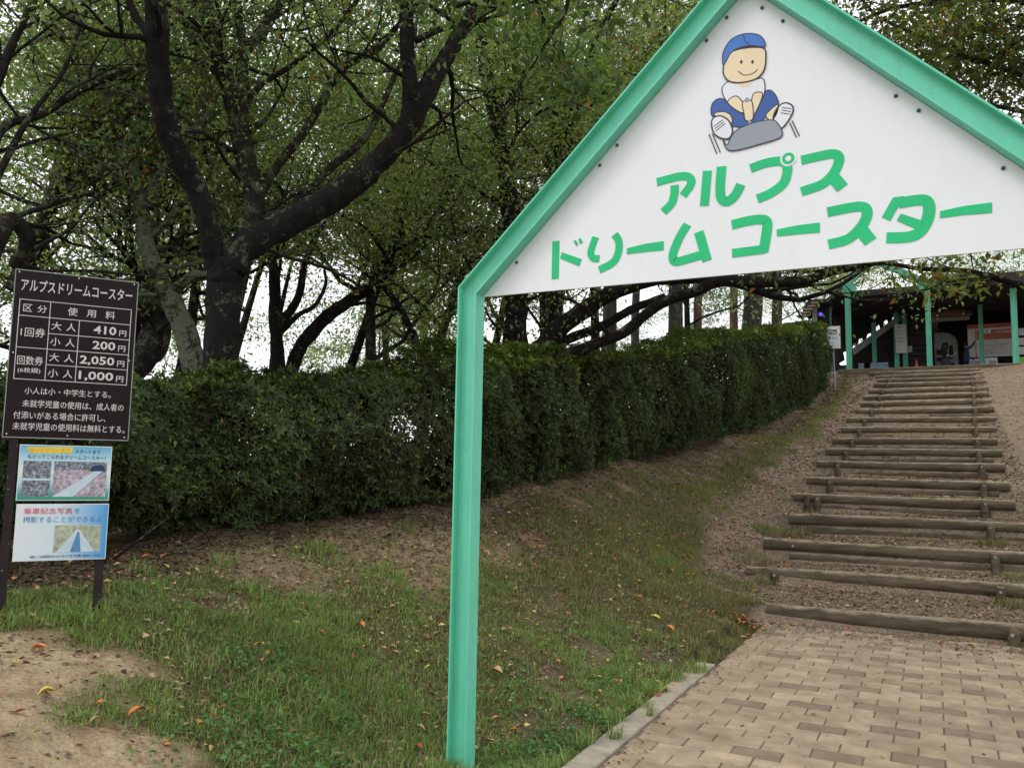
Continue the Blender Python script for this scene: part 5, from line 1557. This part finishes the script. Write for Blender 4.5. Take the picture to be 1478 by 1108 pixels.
# top sleeper
mb = MB(); mb.box((-3.2, 34.62, FZ - .3), (7, 34.9, FZ + .03), 0, .02)
tag(mb.build('top_sleeper', M_log), 'long squared timber edging the landing at the top of the steps', 'timber')
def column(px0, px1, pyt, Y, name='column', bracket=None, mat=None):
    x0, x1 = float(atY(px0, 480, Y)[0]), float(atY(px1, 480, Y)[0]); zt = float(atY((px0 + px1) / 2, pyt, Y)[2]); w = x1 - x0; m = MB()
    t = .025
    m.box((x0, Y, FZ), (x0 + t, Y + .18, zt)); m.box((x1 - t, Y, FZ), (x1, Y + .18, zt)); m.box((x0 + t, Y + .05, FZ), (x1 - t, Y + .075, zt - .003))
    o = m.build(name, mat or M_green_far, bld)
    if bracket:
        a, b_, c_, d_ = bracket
        m = MB(); m.box((float(atY(a, 415, Y - .02)[0]), Y - .03, float(atY((a + b_) / 2, d_, Y)[2])), (float(atY(b_, 415, Y - .02)[0]), Y + .2, float(atY((a + b_) / 2, c_, Y)[2]))); m.build('bracket', mat or M_green_far, bld)
    return x0, x1, zt
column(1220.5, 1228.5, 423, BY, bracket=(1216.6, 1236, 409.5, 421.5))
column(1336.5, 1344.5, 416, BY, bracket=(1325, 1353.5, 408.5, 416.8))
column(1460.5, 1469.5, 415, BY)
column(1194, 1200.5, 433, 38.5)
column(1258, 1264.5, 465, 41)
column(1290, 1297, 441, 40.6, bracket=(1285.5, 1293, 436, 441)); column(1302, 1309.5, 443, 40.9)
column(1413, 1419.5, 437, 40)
# gable rafters of the far frame
def seg3(mb, a, b_, w, d_):
    a = np.array(a); b_ = np.array(b_); t = unit(b_ - a); up = np.cross(np.array([0, 1.0, 0]), t); up = unit(up)
    mb.prism([a - up * w / 2, b_ - up * w / 2, b_ + up * w / 2, a + up * w / 2][::-1], (0, d_, 0))
mb = MB(); seg3(mb, atY(1219, 411, BY - .05), atY(1262, 374, BY - .05), .26, .2); mb.build('gable_rafter', M_green_far, bld)
mb = MB(); seg3(mb, atY(1262, 374, BY - .05), atY(1342, 410, BY - .05), .26, .2); mb.build('gable_rafter', M_green_far, bld)
# roof slabs
zr = bz(409) ; zr0 = bz(418)
x_l = bx(1217); x_m = bx(1345)
mb = MB(); mb.box((x_l, BY + .3, zr0), (x_m + .3, 42.2, zr)); mb.build('roof', M_dark2, bld)
for k in range(8):
    yk = BY + .6 + k * .6
    mb = MB(); mb.box((x_l + .1, yk, zr0 - .14), (x_m + .2, yk + .1, zr0 - .004)); mb.build('roof_batten', M_dark2, bld)
# left eave slopes down and outwards
pa, pb = atY(1217, 414, BY + .3), atY(1198, 437, BY + 2.4)
mb = MB(); mb.prism([(pa[0], BY + .3, pa[2] + .12), (pb[0] - .2, BY + 2.3, pb[2] + .12), (pb[0] - .2, 42.2, pb[2] + .12), (pa[0], 42.2, pa[2] + .12)], (0, 0, -.2)); mb.build('side_roof', M_dark2, bld)
# right, higher roof with pale rafter ends
zr2 = bz(406, 1380); xr1 = bx(1345) + .02
mb = MB(); mb.box((xr1 + .3, BY - .4, zr2 - .34), (13, 52, zr2)); mb.build('roof', M_dark, bld)
mb = MB(); mb.box((bx(1348), BY - 1.15, zr2 + .01), (bx(1412), BY - .5, zr2 + .07)); mb.build('rafter_end', M_lightwood, bld)
mb = MB(); mb.box((bx(1372), BY - 1.05, zr2 - .12), (bx(1434), BY - .42, zr2 - .05)); mb.build('rafter_end', M_lightwood, bld)
mb = MB(); mb.box((bx(1403, 40), 40.3, bz(445, 1420, 40)), (13, 40.5, bz(434, 1420, 40))); mb.build('beam', M_brownpost, bld)
# back walls: planked, the sky shows through a slanting gap at the left
def wall_poly(name, pts, Y, mat, t=.12):
    P = [atY(a, b_, Y) for a, b_ in pts]; mb = MB(); mb.prism([(p[0], Y, p[2]) for p in P][::-1], (0, t, 0)); return mb.build(name, mat, bld)
YB = 41.5
wall_poly('back_wall', [(1228, 512), (1228, 545), (1345, 545), (1345, 430), (1318, 444)], YB, M_dark)
mb = MB(); mb.box((bx(1341, 41.2), 41.35, FZ), (bx(1341, 41.2) + .1, 45.6, FZ + 4)); mb.build('partition', M_dark, bld)
wall_poly('slanting_beam', [(1230, 503), (1318, 440), (1320, 447), (1232, 513)], YB - .3, M_grey)
wall_poly('upper_wall', [(1222, 425), (1222, 508), (1228, 507), (1232, 497), (1236, 500), (1238, 496), (1240, 488), (1244, 488), (1246, 493), (1250, 489), (1252, 482), (1256, 480), (1258, 484), (1262, 481), (1264, 471), (1269, 468), (1270, 475), (1274, 472), (1276, 463), (1280, 461), (1282, 467), (1287, 463), (1289, 456), (1292, 459), (1295, 449), (1299, 446), (1301, 450), (1306, 446), (1310, 444), (1300, 425)], YB, M_dark)  # jagged lower edge stands in for dark distant foliage
wall_poly('back_wall', [(1186, 437), (1186, 545), (1216, 545), (1215, 530), (1211, 524), (1219, 519), (1217, 508), (1226, 505), (1226, 437)], YB + .3, M_dark)
wall_poly('side_wall', [(1310, 446), (1340, 446), (1340, 545), (1305, 545)], 41.2, M_dark)
xw = bx(1222, BY + 2)
mb = MB(); mb.box((xw - .9, BY + 3.5, FZ), (xw - .78, 41.4, FZ + 3.4)); mb.build('side_wall', M_dark, bld)  # added to close the left side and deepen the shade inside
# horizontal boards on the side wall
for k in range(14):
    z = FZ + .1 + k * .24
    mb = MB(); mb.box((bx(1312, 41.1), 41.08, z), (bx(1342, 41.1), 41.14, z + .2)); mb.build('wall_board', M_dark, bld)
mb = MB(); mb.box((bx(1343, 46), 45.5, FZ), (13, 45.7, bz(400, 1400, 46))); mb.build('back_wall', M_dark, bld)
mb = MB(); mb.box((bx(1200, 50), 50.5, FZ - .2), (13, 50.7, FZ + 2.2)); mb.build('back_wall', M_dark, bld)
mb = MB(); mb.box((12.6, BY, FZ), (12.8, 50, FZ + 4)); mb.build('side_wall', M_dark, bld)
# cross bracing rods
for a, b_ in (((1228, 425), (1290, 440)), ((1345, 418), (1412, 437)), ((1300, 444), (1338, 424))):
    mb = MB(); mb.tube([atY(*a, BY + .5), atY(*b_, 40.5)], .02, 5); mb.build('brace_rod', M_dark2, bld)
# hanging sign over the ticket window
def boardF(px0, py0, px1, py1, Y):
    a = atY(px0, py0, Y); b_ = atY(px1, py0, Y); c_ = atY(px0, py1, Y)
    return Frame(a, (1, 0, 0)), float(b_[0] - a[0]), float(a[2] - c_[2])
def plate(name, px0, py0, px1, py1, Y, mat, parent=None, t=.03):
    Fr, w, h = boardF(px0, py0, px1, py1, Y); mb = MB(); Fr.rect(mb, 0, 0, w, h, 0, t); return mb.build(name, mat, parent), Fr, w, h
M_signbrown = simple('faded_sign_board', (0.16, 0.115, 0.095), .7, .12, 3)
M_red = simple('sign_red', (0.40, 0.045, 0.03), .5, .1, 5)
M_paper = simple('notice_paper', (0.60, 0.58, 0.54), .6, .06, 5)
M_papr2 = simple('notice_paper_white', (0.70, 0.70, 0.70), .6, .06, 5)
M_band = simple('red_brown_band', (0.42, 0.12, 0.07), .6, .1, 6)
tk = thing('ticket_sign', 'faded brown hanging sign with red ticket-window lettering', 'sign', (1.0, 41, FZ + 2.6))
o, Fr, w, h = plate('board', 1343, 444.5, 1402.5, 459, 41, M_signbrown, tk)
mb = MB(); Fr.rect(mb, 0, h + .02, w - .1, h + .18, 0, .05); mb.build('lower_rail', M_lightwood, tk)
Fr.text('チケット売り場', .03, h * .28, w * .64, h * .44, .006, M_red, o, .02)
mb = MB(); Fr.poly(mb, [(w * .76, h * .72), (w * .98, h * .66), (w * .97, h * .74), (w * .78, h * .8)], .006, .003); Fr.poly(mb, [(w * .84, h * .2), (w * .84, h * .6), (w * .94, h * .58), (w * .93, h * .22)], .006, .003); mb.build('emblem', M_black, o)
# ticket vending machine
tm = thing('ticket_machine', 'grey rounded ticket vending machine behind the long-haired person', 'machine', (1.0, 42.4, FZ))
x0, x1 = bx(1348, 42), bx(1381.5, 42); zt = bz(480, 1360, 42)
pts = [(x0, FZ), (x0, zt)] + [(x1 - .55 + .55 * math.sin(a), zt - .55 + .55 * math.cos(a)) for a in np.linspace(0, math.pi / 2, 8)] + [(x1 + .05, FZ)]
mb = MB(); mb.prism([(a, 42, b_) for a, b_ in pts], (0, .8, 0)); mb.build('cabinet', simple('cabinet_grey', (.24, .235, .225), .5, .1, 3), tm)
for (u0, u1, v0, v1, mt) in ((.08, .45, .32, .42, M_dark), (.08, .45, .46, .54, M_brownpost), (.10, .2, .62, .67, M_black), (.62, .8, .25, .5, M_brownpost), (.6, .85, .58, .7, M_dark)):
    mb = MB(); mb.box((x0 + (x1 - x0) * u0, 41.97, zt - (zt - FZ) * v1), (x0 + (x1 - x0) * u1, 41.998, zt - (zt - FZ) * v0)); mb.build('slot_plate', mt, tm)
# fare board
nb = thing('notice_board', 'large white rules board with red-brown heading bands', 'notice board', (3, 42, FZ + .8))
o, Fr, w, h = plate('board', 1396, 469, 1461.5, 516, 41.5, M_paper, nb)
mb = MB(); Fr.rect(mb, 0, 0, w, h * .13, .004, .003); mb.build('heading_band', M_band, o)
mb = MB(); Fr.rect(mb, w * .2, h * .18, w, h * .48, .004, .003); mb.build('heading_band', M_band, o)
mb = MB(); Fr.rect(mb, w * .25, h * .15, w * .52, h * .28, .008, .003); mb.build('printed_label', M_papr2, o)
mb = MB(); Fr.rect(mb, w * .165, 0, w * .185, h, .008, .003); mb.build('divider', M_band, o)
Fr.text('ご利用案内', w * .6, h * .03, w * .32, h * .07, .009, M_black, o)
Fr.text('料金', w * .30, h * .18, w * .17, h * .07, .013, M_black, o)
Fr.text('一回券 回数券', w * .58, h * .23, w * .38, h * .07, .009, M_papr2, o)
Fr.text('注 意', w * .52, h * .52, w * .14, h * .05, .009, M_black, o)
for k, s in enumerate(('小学生未満の方は保護者同伴', 'ベルトを必ず締めてください', '飲食物の持込はご遠慮下さい', '係員の指示に従ってください', '雨天時は運転を中止します')):
    Fr.text(s, w * .28, h * (.62 + .065 * k), w * (.6 - .04 * (k % 3)), h * .04, .009, M_black, o, .0)
pt = thing('poster_stand', 'white printed poster leaning under the large rules board', 'poster', (3, 41, FZ))
o, Fr, w, h = plate('sheet', 1398, 517.5, 1439.5, 532, 40.8, M_papr2, pt)
mb = MB(); Fr.rect(mb, w * .06, h * .2, w * .6, h * .6, .004, .003); Fr.rect(mb, w * .7, h * .3, w * .95, h * .9, .004, .003); mb.build('printed_picture', M_ph1, o)
for k, (a, b_, c_, d_, lab) in enumerate(((1470, 474, 1477.5, 484, 'small white notice, top of three at the right edge'), (1470, 487.5, 1477.8, 498, 'small white notice, middle of three at the right edge'), (1470, 500.5, 1477.8, 511.5, 'small white notice, lowest of three at the right edge'))):
    o, Fr, w, h = plate('notice', a, b_, c_ + 5, d_, 41, M_papr2); tag(o, lab, 'notice', 'small notices right of the rules board')
M_lime = simple('lime_sheet', (0.22, 0.55, 0.05), .5, .1, 5)
o, Fr, w, h = plate('lime_poster', 1471, 515, 1484, 531.5, 40, M_lime); tag(o, 'bright lime green poster low at the right edge of the station', 'poster')
# notices on the middle columns
for k, (a, b_, c_, d_, lab, s) in enumerate(((1291.5, 468.5, 1307.5, 487.5, 'upper white notice tied across the middle green columns', 'お知らせ'), (1293, 488.5, 1308.5, 509.5, 'lower printed notice tied across the middle green columns', '営業中'))):
    o, Fr, w, h = plate('column_notice', a, b_, c_, d_, 40.5, M_paper); tag(o, lab, 'notice')
    Fr.text(s, w * .15, h * .12, w * .7, h * .18, .005, M_black, o)
    for j in range(3): Fr.text('運転時間のご案内', w * .12, h * (.42 + .17 * j), w * .76, h * .09, .005, M_lblue if k else M_outline, o, 0)
o, Fr, w, h = plate('column_notice', 1310, 499, 1316.5, 508.5, 41.0, M_grey); tag(o, 'small grey notice right of the middle green columns', 'notice')
# traffic cone
xc_, zc_ = bx(1321.5, 39), FZ
cn = thing('traffic_cone', 'red traffic cone standing before the dark board wall', 'traffic cone', (xc_, 39, zc_))
mb = MB(); mb.box((xc_ - .22, 38.78, zc_), (xc_ + .22, 39.22, zc_ + .04), 0, .01); mb.build('base', M_red, cn)
M_conered = simple('cone_red', (0.55, 0.06, 0.04), .45, .08, 4)
mb = MB(); mb.tube([(xc_, 39, zc_ + .04), (xc_, 39, zc_ + .35)], [.17, .115], 14); mb.build('lower_body', M_conered, cn)
mb = MB(); mb.tube([(xc_, 39, zc_ + .35), (xc_, 39, zc_ + .5)], [.113, .085], 14); mb.build('white_band', M_papr2, cn)
mb = MB(); mb.tube([(xc_, 39, zc_ + .5), (xc_, 39, zc_ + .82), (xc_, 39, zc_ + .85)], [.083, .035, .02], 14); mb.build('upper_body', M_conered, cn)
# crates of bottles at the left inside
for k, px in enumerate((1247, 1255, 1272)):
    x = bx(px, 40.2)
    b_ = thing('drinks_crate', ['pale blue crate at the far left of the station floor', 'pale blue crate second from left on the station floor', 'blue crate just right of the dim inner column'][k], 'crate', (x, 40.2, FZ), 'blue crates on the station floor')
    mb = MB()
    for z in (FZ + .05, FZ + .45, FZ + .82): mb.box((x - .25, 40.0, z), (x + .25, 40.03, z + .1)); 
    for xx in (-.25, -.02, .22): mb.box((x + xx, 40.001, FZ + .0), (x + xx + .03, 40.029, FZ + .92))
    mb.box((x - .25, 40.03, FZ), (x + .25, 40.4, FZ + .8)); mb.build('crate_body', simple('crate_blue', (.22, .32, .42), .5, .1, 4), b_)
# lamp glowing blue in the little louvred shed on the left
sh = thing('louvred_shed', 'small dark lean-to with slatted roof at the left of the station', 'shed', (-4.2, 37.5, FZ))
def W3(px, py, Y): return atY(px, py, Y)
P = [W3(1158, 447, 37.5), (W3(1167, 432, 37.5)), W3(1196, 431, 37.5), W3(1196, 436, 37.5), W3(1170, 437, 37.5), W3(1160, 452, 37.5)]
mb = MB(); mb.prism([(p[0], 37.5, p[2]) for p in P], (0, 2, 0)); mb.build('roof', M_dark2, sh)
for k in range(5):
    a = W3(1152 + 5 * k, 457 - 4.5 * k, 37.4); b2 = W3(1166 + 4 * k, 457 - 4.8 * k, 37.4)
    mb = MB(); mb.box((a[0], 37.0, a[2] - .05), (b2[0], 37.45, a[2] + .01)); mb.build('slat', M_lightwood, sh)
a = W3(1170, 440, 38); b2 = W3(1196, 470, 38); mb = MB(); mb.box((a[0], 38.2, FZ - 1), (b2[0], 38.4, a[2])); mb.build('wall', M_brownpost, sh)
a = W3(1176, 440, 38); mb = MB(); mb.box((a[0] - .1, 37.9, FZ - 1), (a[0] + .1, 38.15, a[2] + .05)); mb.build('post', M_grey, sh)
M_glow, nt, b = new_mat('blue_lamp_glow')
b.inputs['Base Color'].default_value = (.05, .05, .9, 1); b.inputs['Emission Color'].default_value = (.10, .06, 1, 1); b.inputs['Emission Strength'].default_value = 2.5
nt.links.new(ramp(nt, noise(nt, 6), [(0, (.06, .03, .9)), (1, (.12, .08, 1))]), b.inputs['Emission Color'])
p = W3(1184.5, 453.5, 37.8)
lp = thing('blue_lamp', 'small round lamp glowing violet blue under the lean-to roof', 'lamp', tuple(map(float, p)))
mb = MB(); mb.tube([p, p + np.array([0, -.06, 0]), p + np.array([0, -.09, 0])], [.075, .07, .04], 14); mb.build('lens', M_glow, lp)
mb = MB(); mb.tube([p + np.array([0, .12, 0]), p + np.array([0, .003, 0])], [.07, .13], 14); mb.build('housing', M_dark, lp)

# ------------------------------------------------------------------ free wifi sign by the hedge end
wy = 30.0
wx = float(atY(1205.5, 550, wy)[0]); wz = G(wx, wy)
wf = thing('wifi_sign', 'small white wireless internet sign on a thin pole at the hedge end', 'sign', (wx, wy, wz))
mb = MB(); mb.tube([(wx, wy, wz - .3), (float(atY(1202, 495, wy)[0]), wy, float(atY(1202, 490, wy)[2]))], .028, 8); mb.build('pole', M_grey, wf)
a = atY(1191.5, 471.5, wy - .05); b2 = atY(1212.5, 472, wy - .05); c2 = atY(1192, 503.5, wy - .05)
Fw = Frame(a, (1, 0, 0)); ww_, wh_ = float(b2[0] - a[0]), float(a[2] - c2[2])
mb = MB(); Fw.rect(mb, 0, 0, ww_, wh_, 0, .02); pn = mb.build('panel', M_papr2, wf)
Fw.text('Free', ww_ * .22, wh_ * .10, ww_ * .56, wh_ * .15, .004, M_navy, pn, .04)
Fw.text('Wi-Fi', ww_ * .22, wh_ * .27, ww_ * .56, wh_ * .12, .004, M_navy, pn, .04)
mb = MB(); Fw.rect(mb, ww_ * .18, wh_ * .45, ww_ * .33, wh_ * .56, .004, .002); mb.build('printed_square', M_black, pn)
for k, (s, v) in enumerate((('接続方法', .46), ('SSID', .53), ('KOEN Wi-Fi', .72), ('利用無料', .84))):
    Fw.text(s, ww_ * (.42 if k < 2 else .18), wh_ * v, ww_ * .4, wh_ * .055, .004, M_lblue, pn, .02)

# ------------------------------------------------------------------ people in the station
def person(label, loc, pts, edges, radii, mats, extras, h_scale=1.0):
    me = bpy.data.meshes.new('body'); me.from_pydata([tuple(p) for p in pts], edges, [])
    o = bpy.data.objects.new('body', me); C.objects.link(o)
    sk = o.modifiers.new('skin', 'SKIN'); sk.use_smooth_shade = True
    for v, r in zip(me.skin_vertices[0].data, radii): v.radius = (r, r)
    me.skin_vertices[0].data[0].use_root = True
    ss = o.modifiers.new('sub', 'SUBSURF'); ss.levels = 1; ss.render_levels = 1
    dg = bpy.context.evaluated_depsgraph_get(); dg.update()
    m2 = bpy.data.meshes.new_from_object(o.evaluated_get(dg)); bpy.data.objects.remove(o)
    root = thing('person', label, 'person', loc)
    for m in mats: m2.materials.append(m)
    def pick(c):
        for i, f in enumerate(extras['zones']):
            if f(c): return i
        return 0
    for p in m2.polygons: p.material_index = pick(p.center)
    b_ = bpy.data.objects.new('body', m2); C.objects.link(b_); b_.parent = root
    return root, b_
M_skinp = simple('skin', (0.50, 0.33, 0.24), .6, .05, 5)
M_hair = simple('dark_hair', (0.012, 0.009, 0.008), .5, .3, 20)
M_navycl = simple('navy_cloth', (0.02, 0.022, 0.035), .85, .2, 12)
M_denim = simple('denim', (0.03, 0.055, 0.10), .85, .2, 12)
M_skirt = simple('charcoal_cloth', (0.05, 0.048, 0.05), .85, .2, 12)
def fingers(root, wrist, d, side, mat, n=5):
    mb = MB(); w = np.array(wrist); d = unit(np.array(d, float)); s = unit(np.cross(d, np.array([0, 0, 1.0]) if abs(d[2]) < .9 else np.array([1.0, 0, 0])))
    for k in range(4):
        b_ = w + d * .06 + s * (k - 1.5) * .019; L_ = (.068, .078, .072, .056)[k]
        mb.tube([b_, b_ + d * L_ * .5, b_ + d * L_ * .9 + np.array([0, 0, -.02])], [.009, .0085, .007], 6)
    b_ = w + d * .02 + s * -.035 * side; mb.tube([b_, b_ + (d * .6 - s * side * .7) * .03, b_ + (d * .8 - s * side * .5) * .06], [.011, .010, .008], 6)
    o = mb.build('fingers', mat, None); o.parent = root; return o
# 1: long dark hair, facing right
def P_(x, y, z): return np.array([x, y, z])
pts = [(0, 0, .92), (0, 0, 1.12), (.01, 0, 1.32), (.02, 0, 1.43), (.05, 0, 1.55),
       (.01, -.09, .86), (.03, -.10, .48), (-.02, -.10, .08), (.10, -.11, .035), (.01, .09, .86), (-.02, .10, .48), (-.07, .10, .08), (.05, .11, .035),
       (.0, -.17, 1.36), (.02, -.20, 1.10), (.20, -.16, 1.04), (.28, -.14, 1.06), (.0, .17, 1.36), (.03, .20, 1.10), (.20, .15, 1.10), (.28, .13, 1.13)]
ed = [(0, 1), (1, 2), (2, 3), (3, 4), (0, 5), (5, 6), (6, 7), (7, 8), (0, 9), (9, 10), (10, 11), (11, 12), (2, 13), (13, 14), (14, 15), (15, 16), (2, 17), (17, 18), (18, 19), (19, 20)]
rd = [.14, .115, .12, .05, .105, .10, .06, .042, .035, .10, .06, .042, .035, .06, .045, .034, .032, .06, .045, .034, .032]
px_ = bx(1363.5, 40)
r1, b1 = person('long-haired person in dark jumper with white-striped sleeves at the ticket machine', (px_, 40, FZ), pts, ed, rd, [M_navycl, M_skinp, M_skirt],
    {'zones': [lambda c: False, lambda c: c.z > 1.42 or (c.x > .17 and c.z < 1.2 and c.z > .9) or (c.z < .42 and c.z > .1), lambda c: c.z < .95]})
mb = MB()
mb.tube([(.0, 0, 1.68), (.0, 0, 1.64), (.0, 0, 1.55), (-.04, 0, 1.40), (-.06, 0, 1.22), (-.06, 0, 1.10)], [.05, .11, .118, .125, .12, .06], 12, jit=.04); o = mb.build('hair', M_hair); o.parent = r1
mb = MB(); mb.tube([(.0, 0, .98), (.0, 0, .78), (.0, 0, .52)], [.16, .20, .25], 14, jit=.03); o = mb.build('skirt', M_skirt); o.parent = r1
mb = MB()
for s in (-1, 1):
    for k in (0, 1): mb.tube([(.04 + k * .05, s * .195, 1.10 - k * .015), (.06 + k * .05, s * .19, 1.095 - k * .015)], .054, 10)
o = mb.build('sleeve_stripes', M_papr2); o.parent = r1
mb = MB(); mb.tube([(.145, 0, 1.53), (.168, 0, 1.515), (.15, 0, 1.50)], [.012, .016, .01], 6); mb.tube([(.142, -.035, 1.56), (.150, -.035, 1.56)], .01, 6); mb.tube([(.142, .035, 1.56), (.150, .035, 1.56)], .01, 6); o = mb.build('face_details', M_skinp); o.parent = r1
fingers(r1, (.28, -.14, 1.06), (1, 0, .1), 1, M_skinp); fingers(r1, (.28, .13, 1.13), (1, 0, .1), -1, M_skinp)
ph = tag(MB_ := None or thing('phone', 'small white phone held by the long-haired person', 'phone', (px_ + .40, 40, FZ + 1.14)), None, None)
mb = MB(); mb.box((px_ + .36, 39.9, FZ + 1.08), (px_ + .375, 39.98, FZ + 1.23), 0, .003); mb.build('case', M_papr2, ph)
# 2: dark blue figure raising an arm to the board
pts = [(0, 0, .92), (.0, 0, 1.15), (.0, 0, 1.36), (.01, 0, 1.48), (.03, .0, 1.60),
       (0, -.10, .86), (.02, -.11, .46), (-.02, -.11, .08), (.10, -.12, .035), (0, .10, .86), (0, .11, .46), (-.04, .11, .08), (.08, .12, .035),
       (.04, -.20, 1.42), (.22, -.22, 1.52), (.36, -.20, 1.76), (.40, -.19, 1.84), (.0, .20, 1.40), (.05, .24, 1.12), (.26, .2, 1.02), (.33, .18, 1.03)]
rd = [.155, .14, .145, .055, .108, .115, .07, .05, .038, .115, .07, .05, .038, .07, .052, .038, .034, .07, .052, .038, .034]
px2 = bx(1393, 40.6)
r2_, b2_ = person('person in dark blue jacket raising one arm towards the rules board', (px2, 40.6, FZ), pts, ed, rd, [M_denim, M_skinp, M_navycl],
    {'zones': [lambda c: False, lambda c: (c.z > 1.47 and abs(c.y) < .12) or (c.x > .345), lambda c: c.z < .95]})
mb = MB(); mb.tube([(.0, 0, 1.735), (.0, 0, 1.70), (-.01, 0, 1.62), (-.03, 0, 1.54)], [.05, .10, .115, .085], 12, jit=.04); o = mb.build('hair', M_hair); o.parent = r2_
fingers(r2_, (.40, -.19, 1.84), (.5, 0, 1), 1, M_skinp); fingers(r2_, (.33, .18, 1.03), (1, 0, 0), -1, M_skinp)
print('leaves', NL, 'blades', NG, 'fallen', n_leaf)
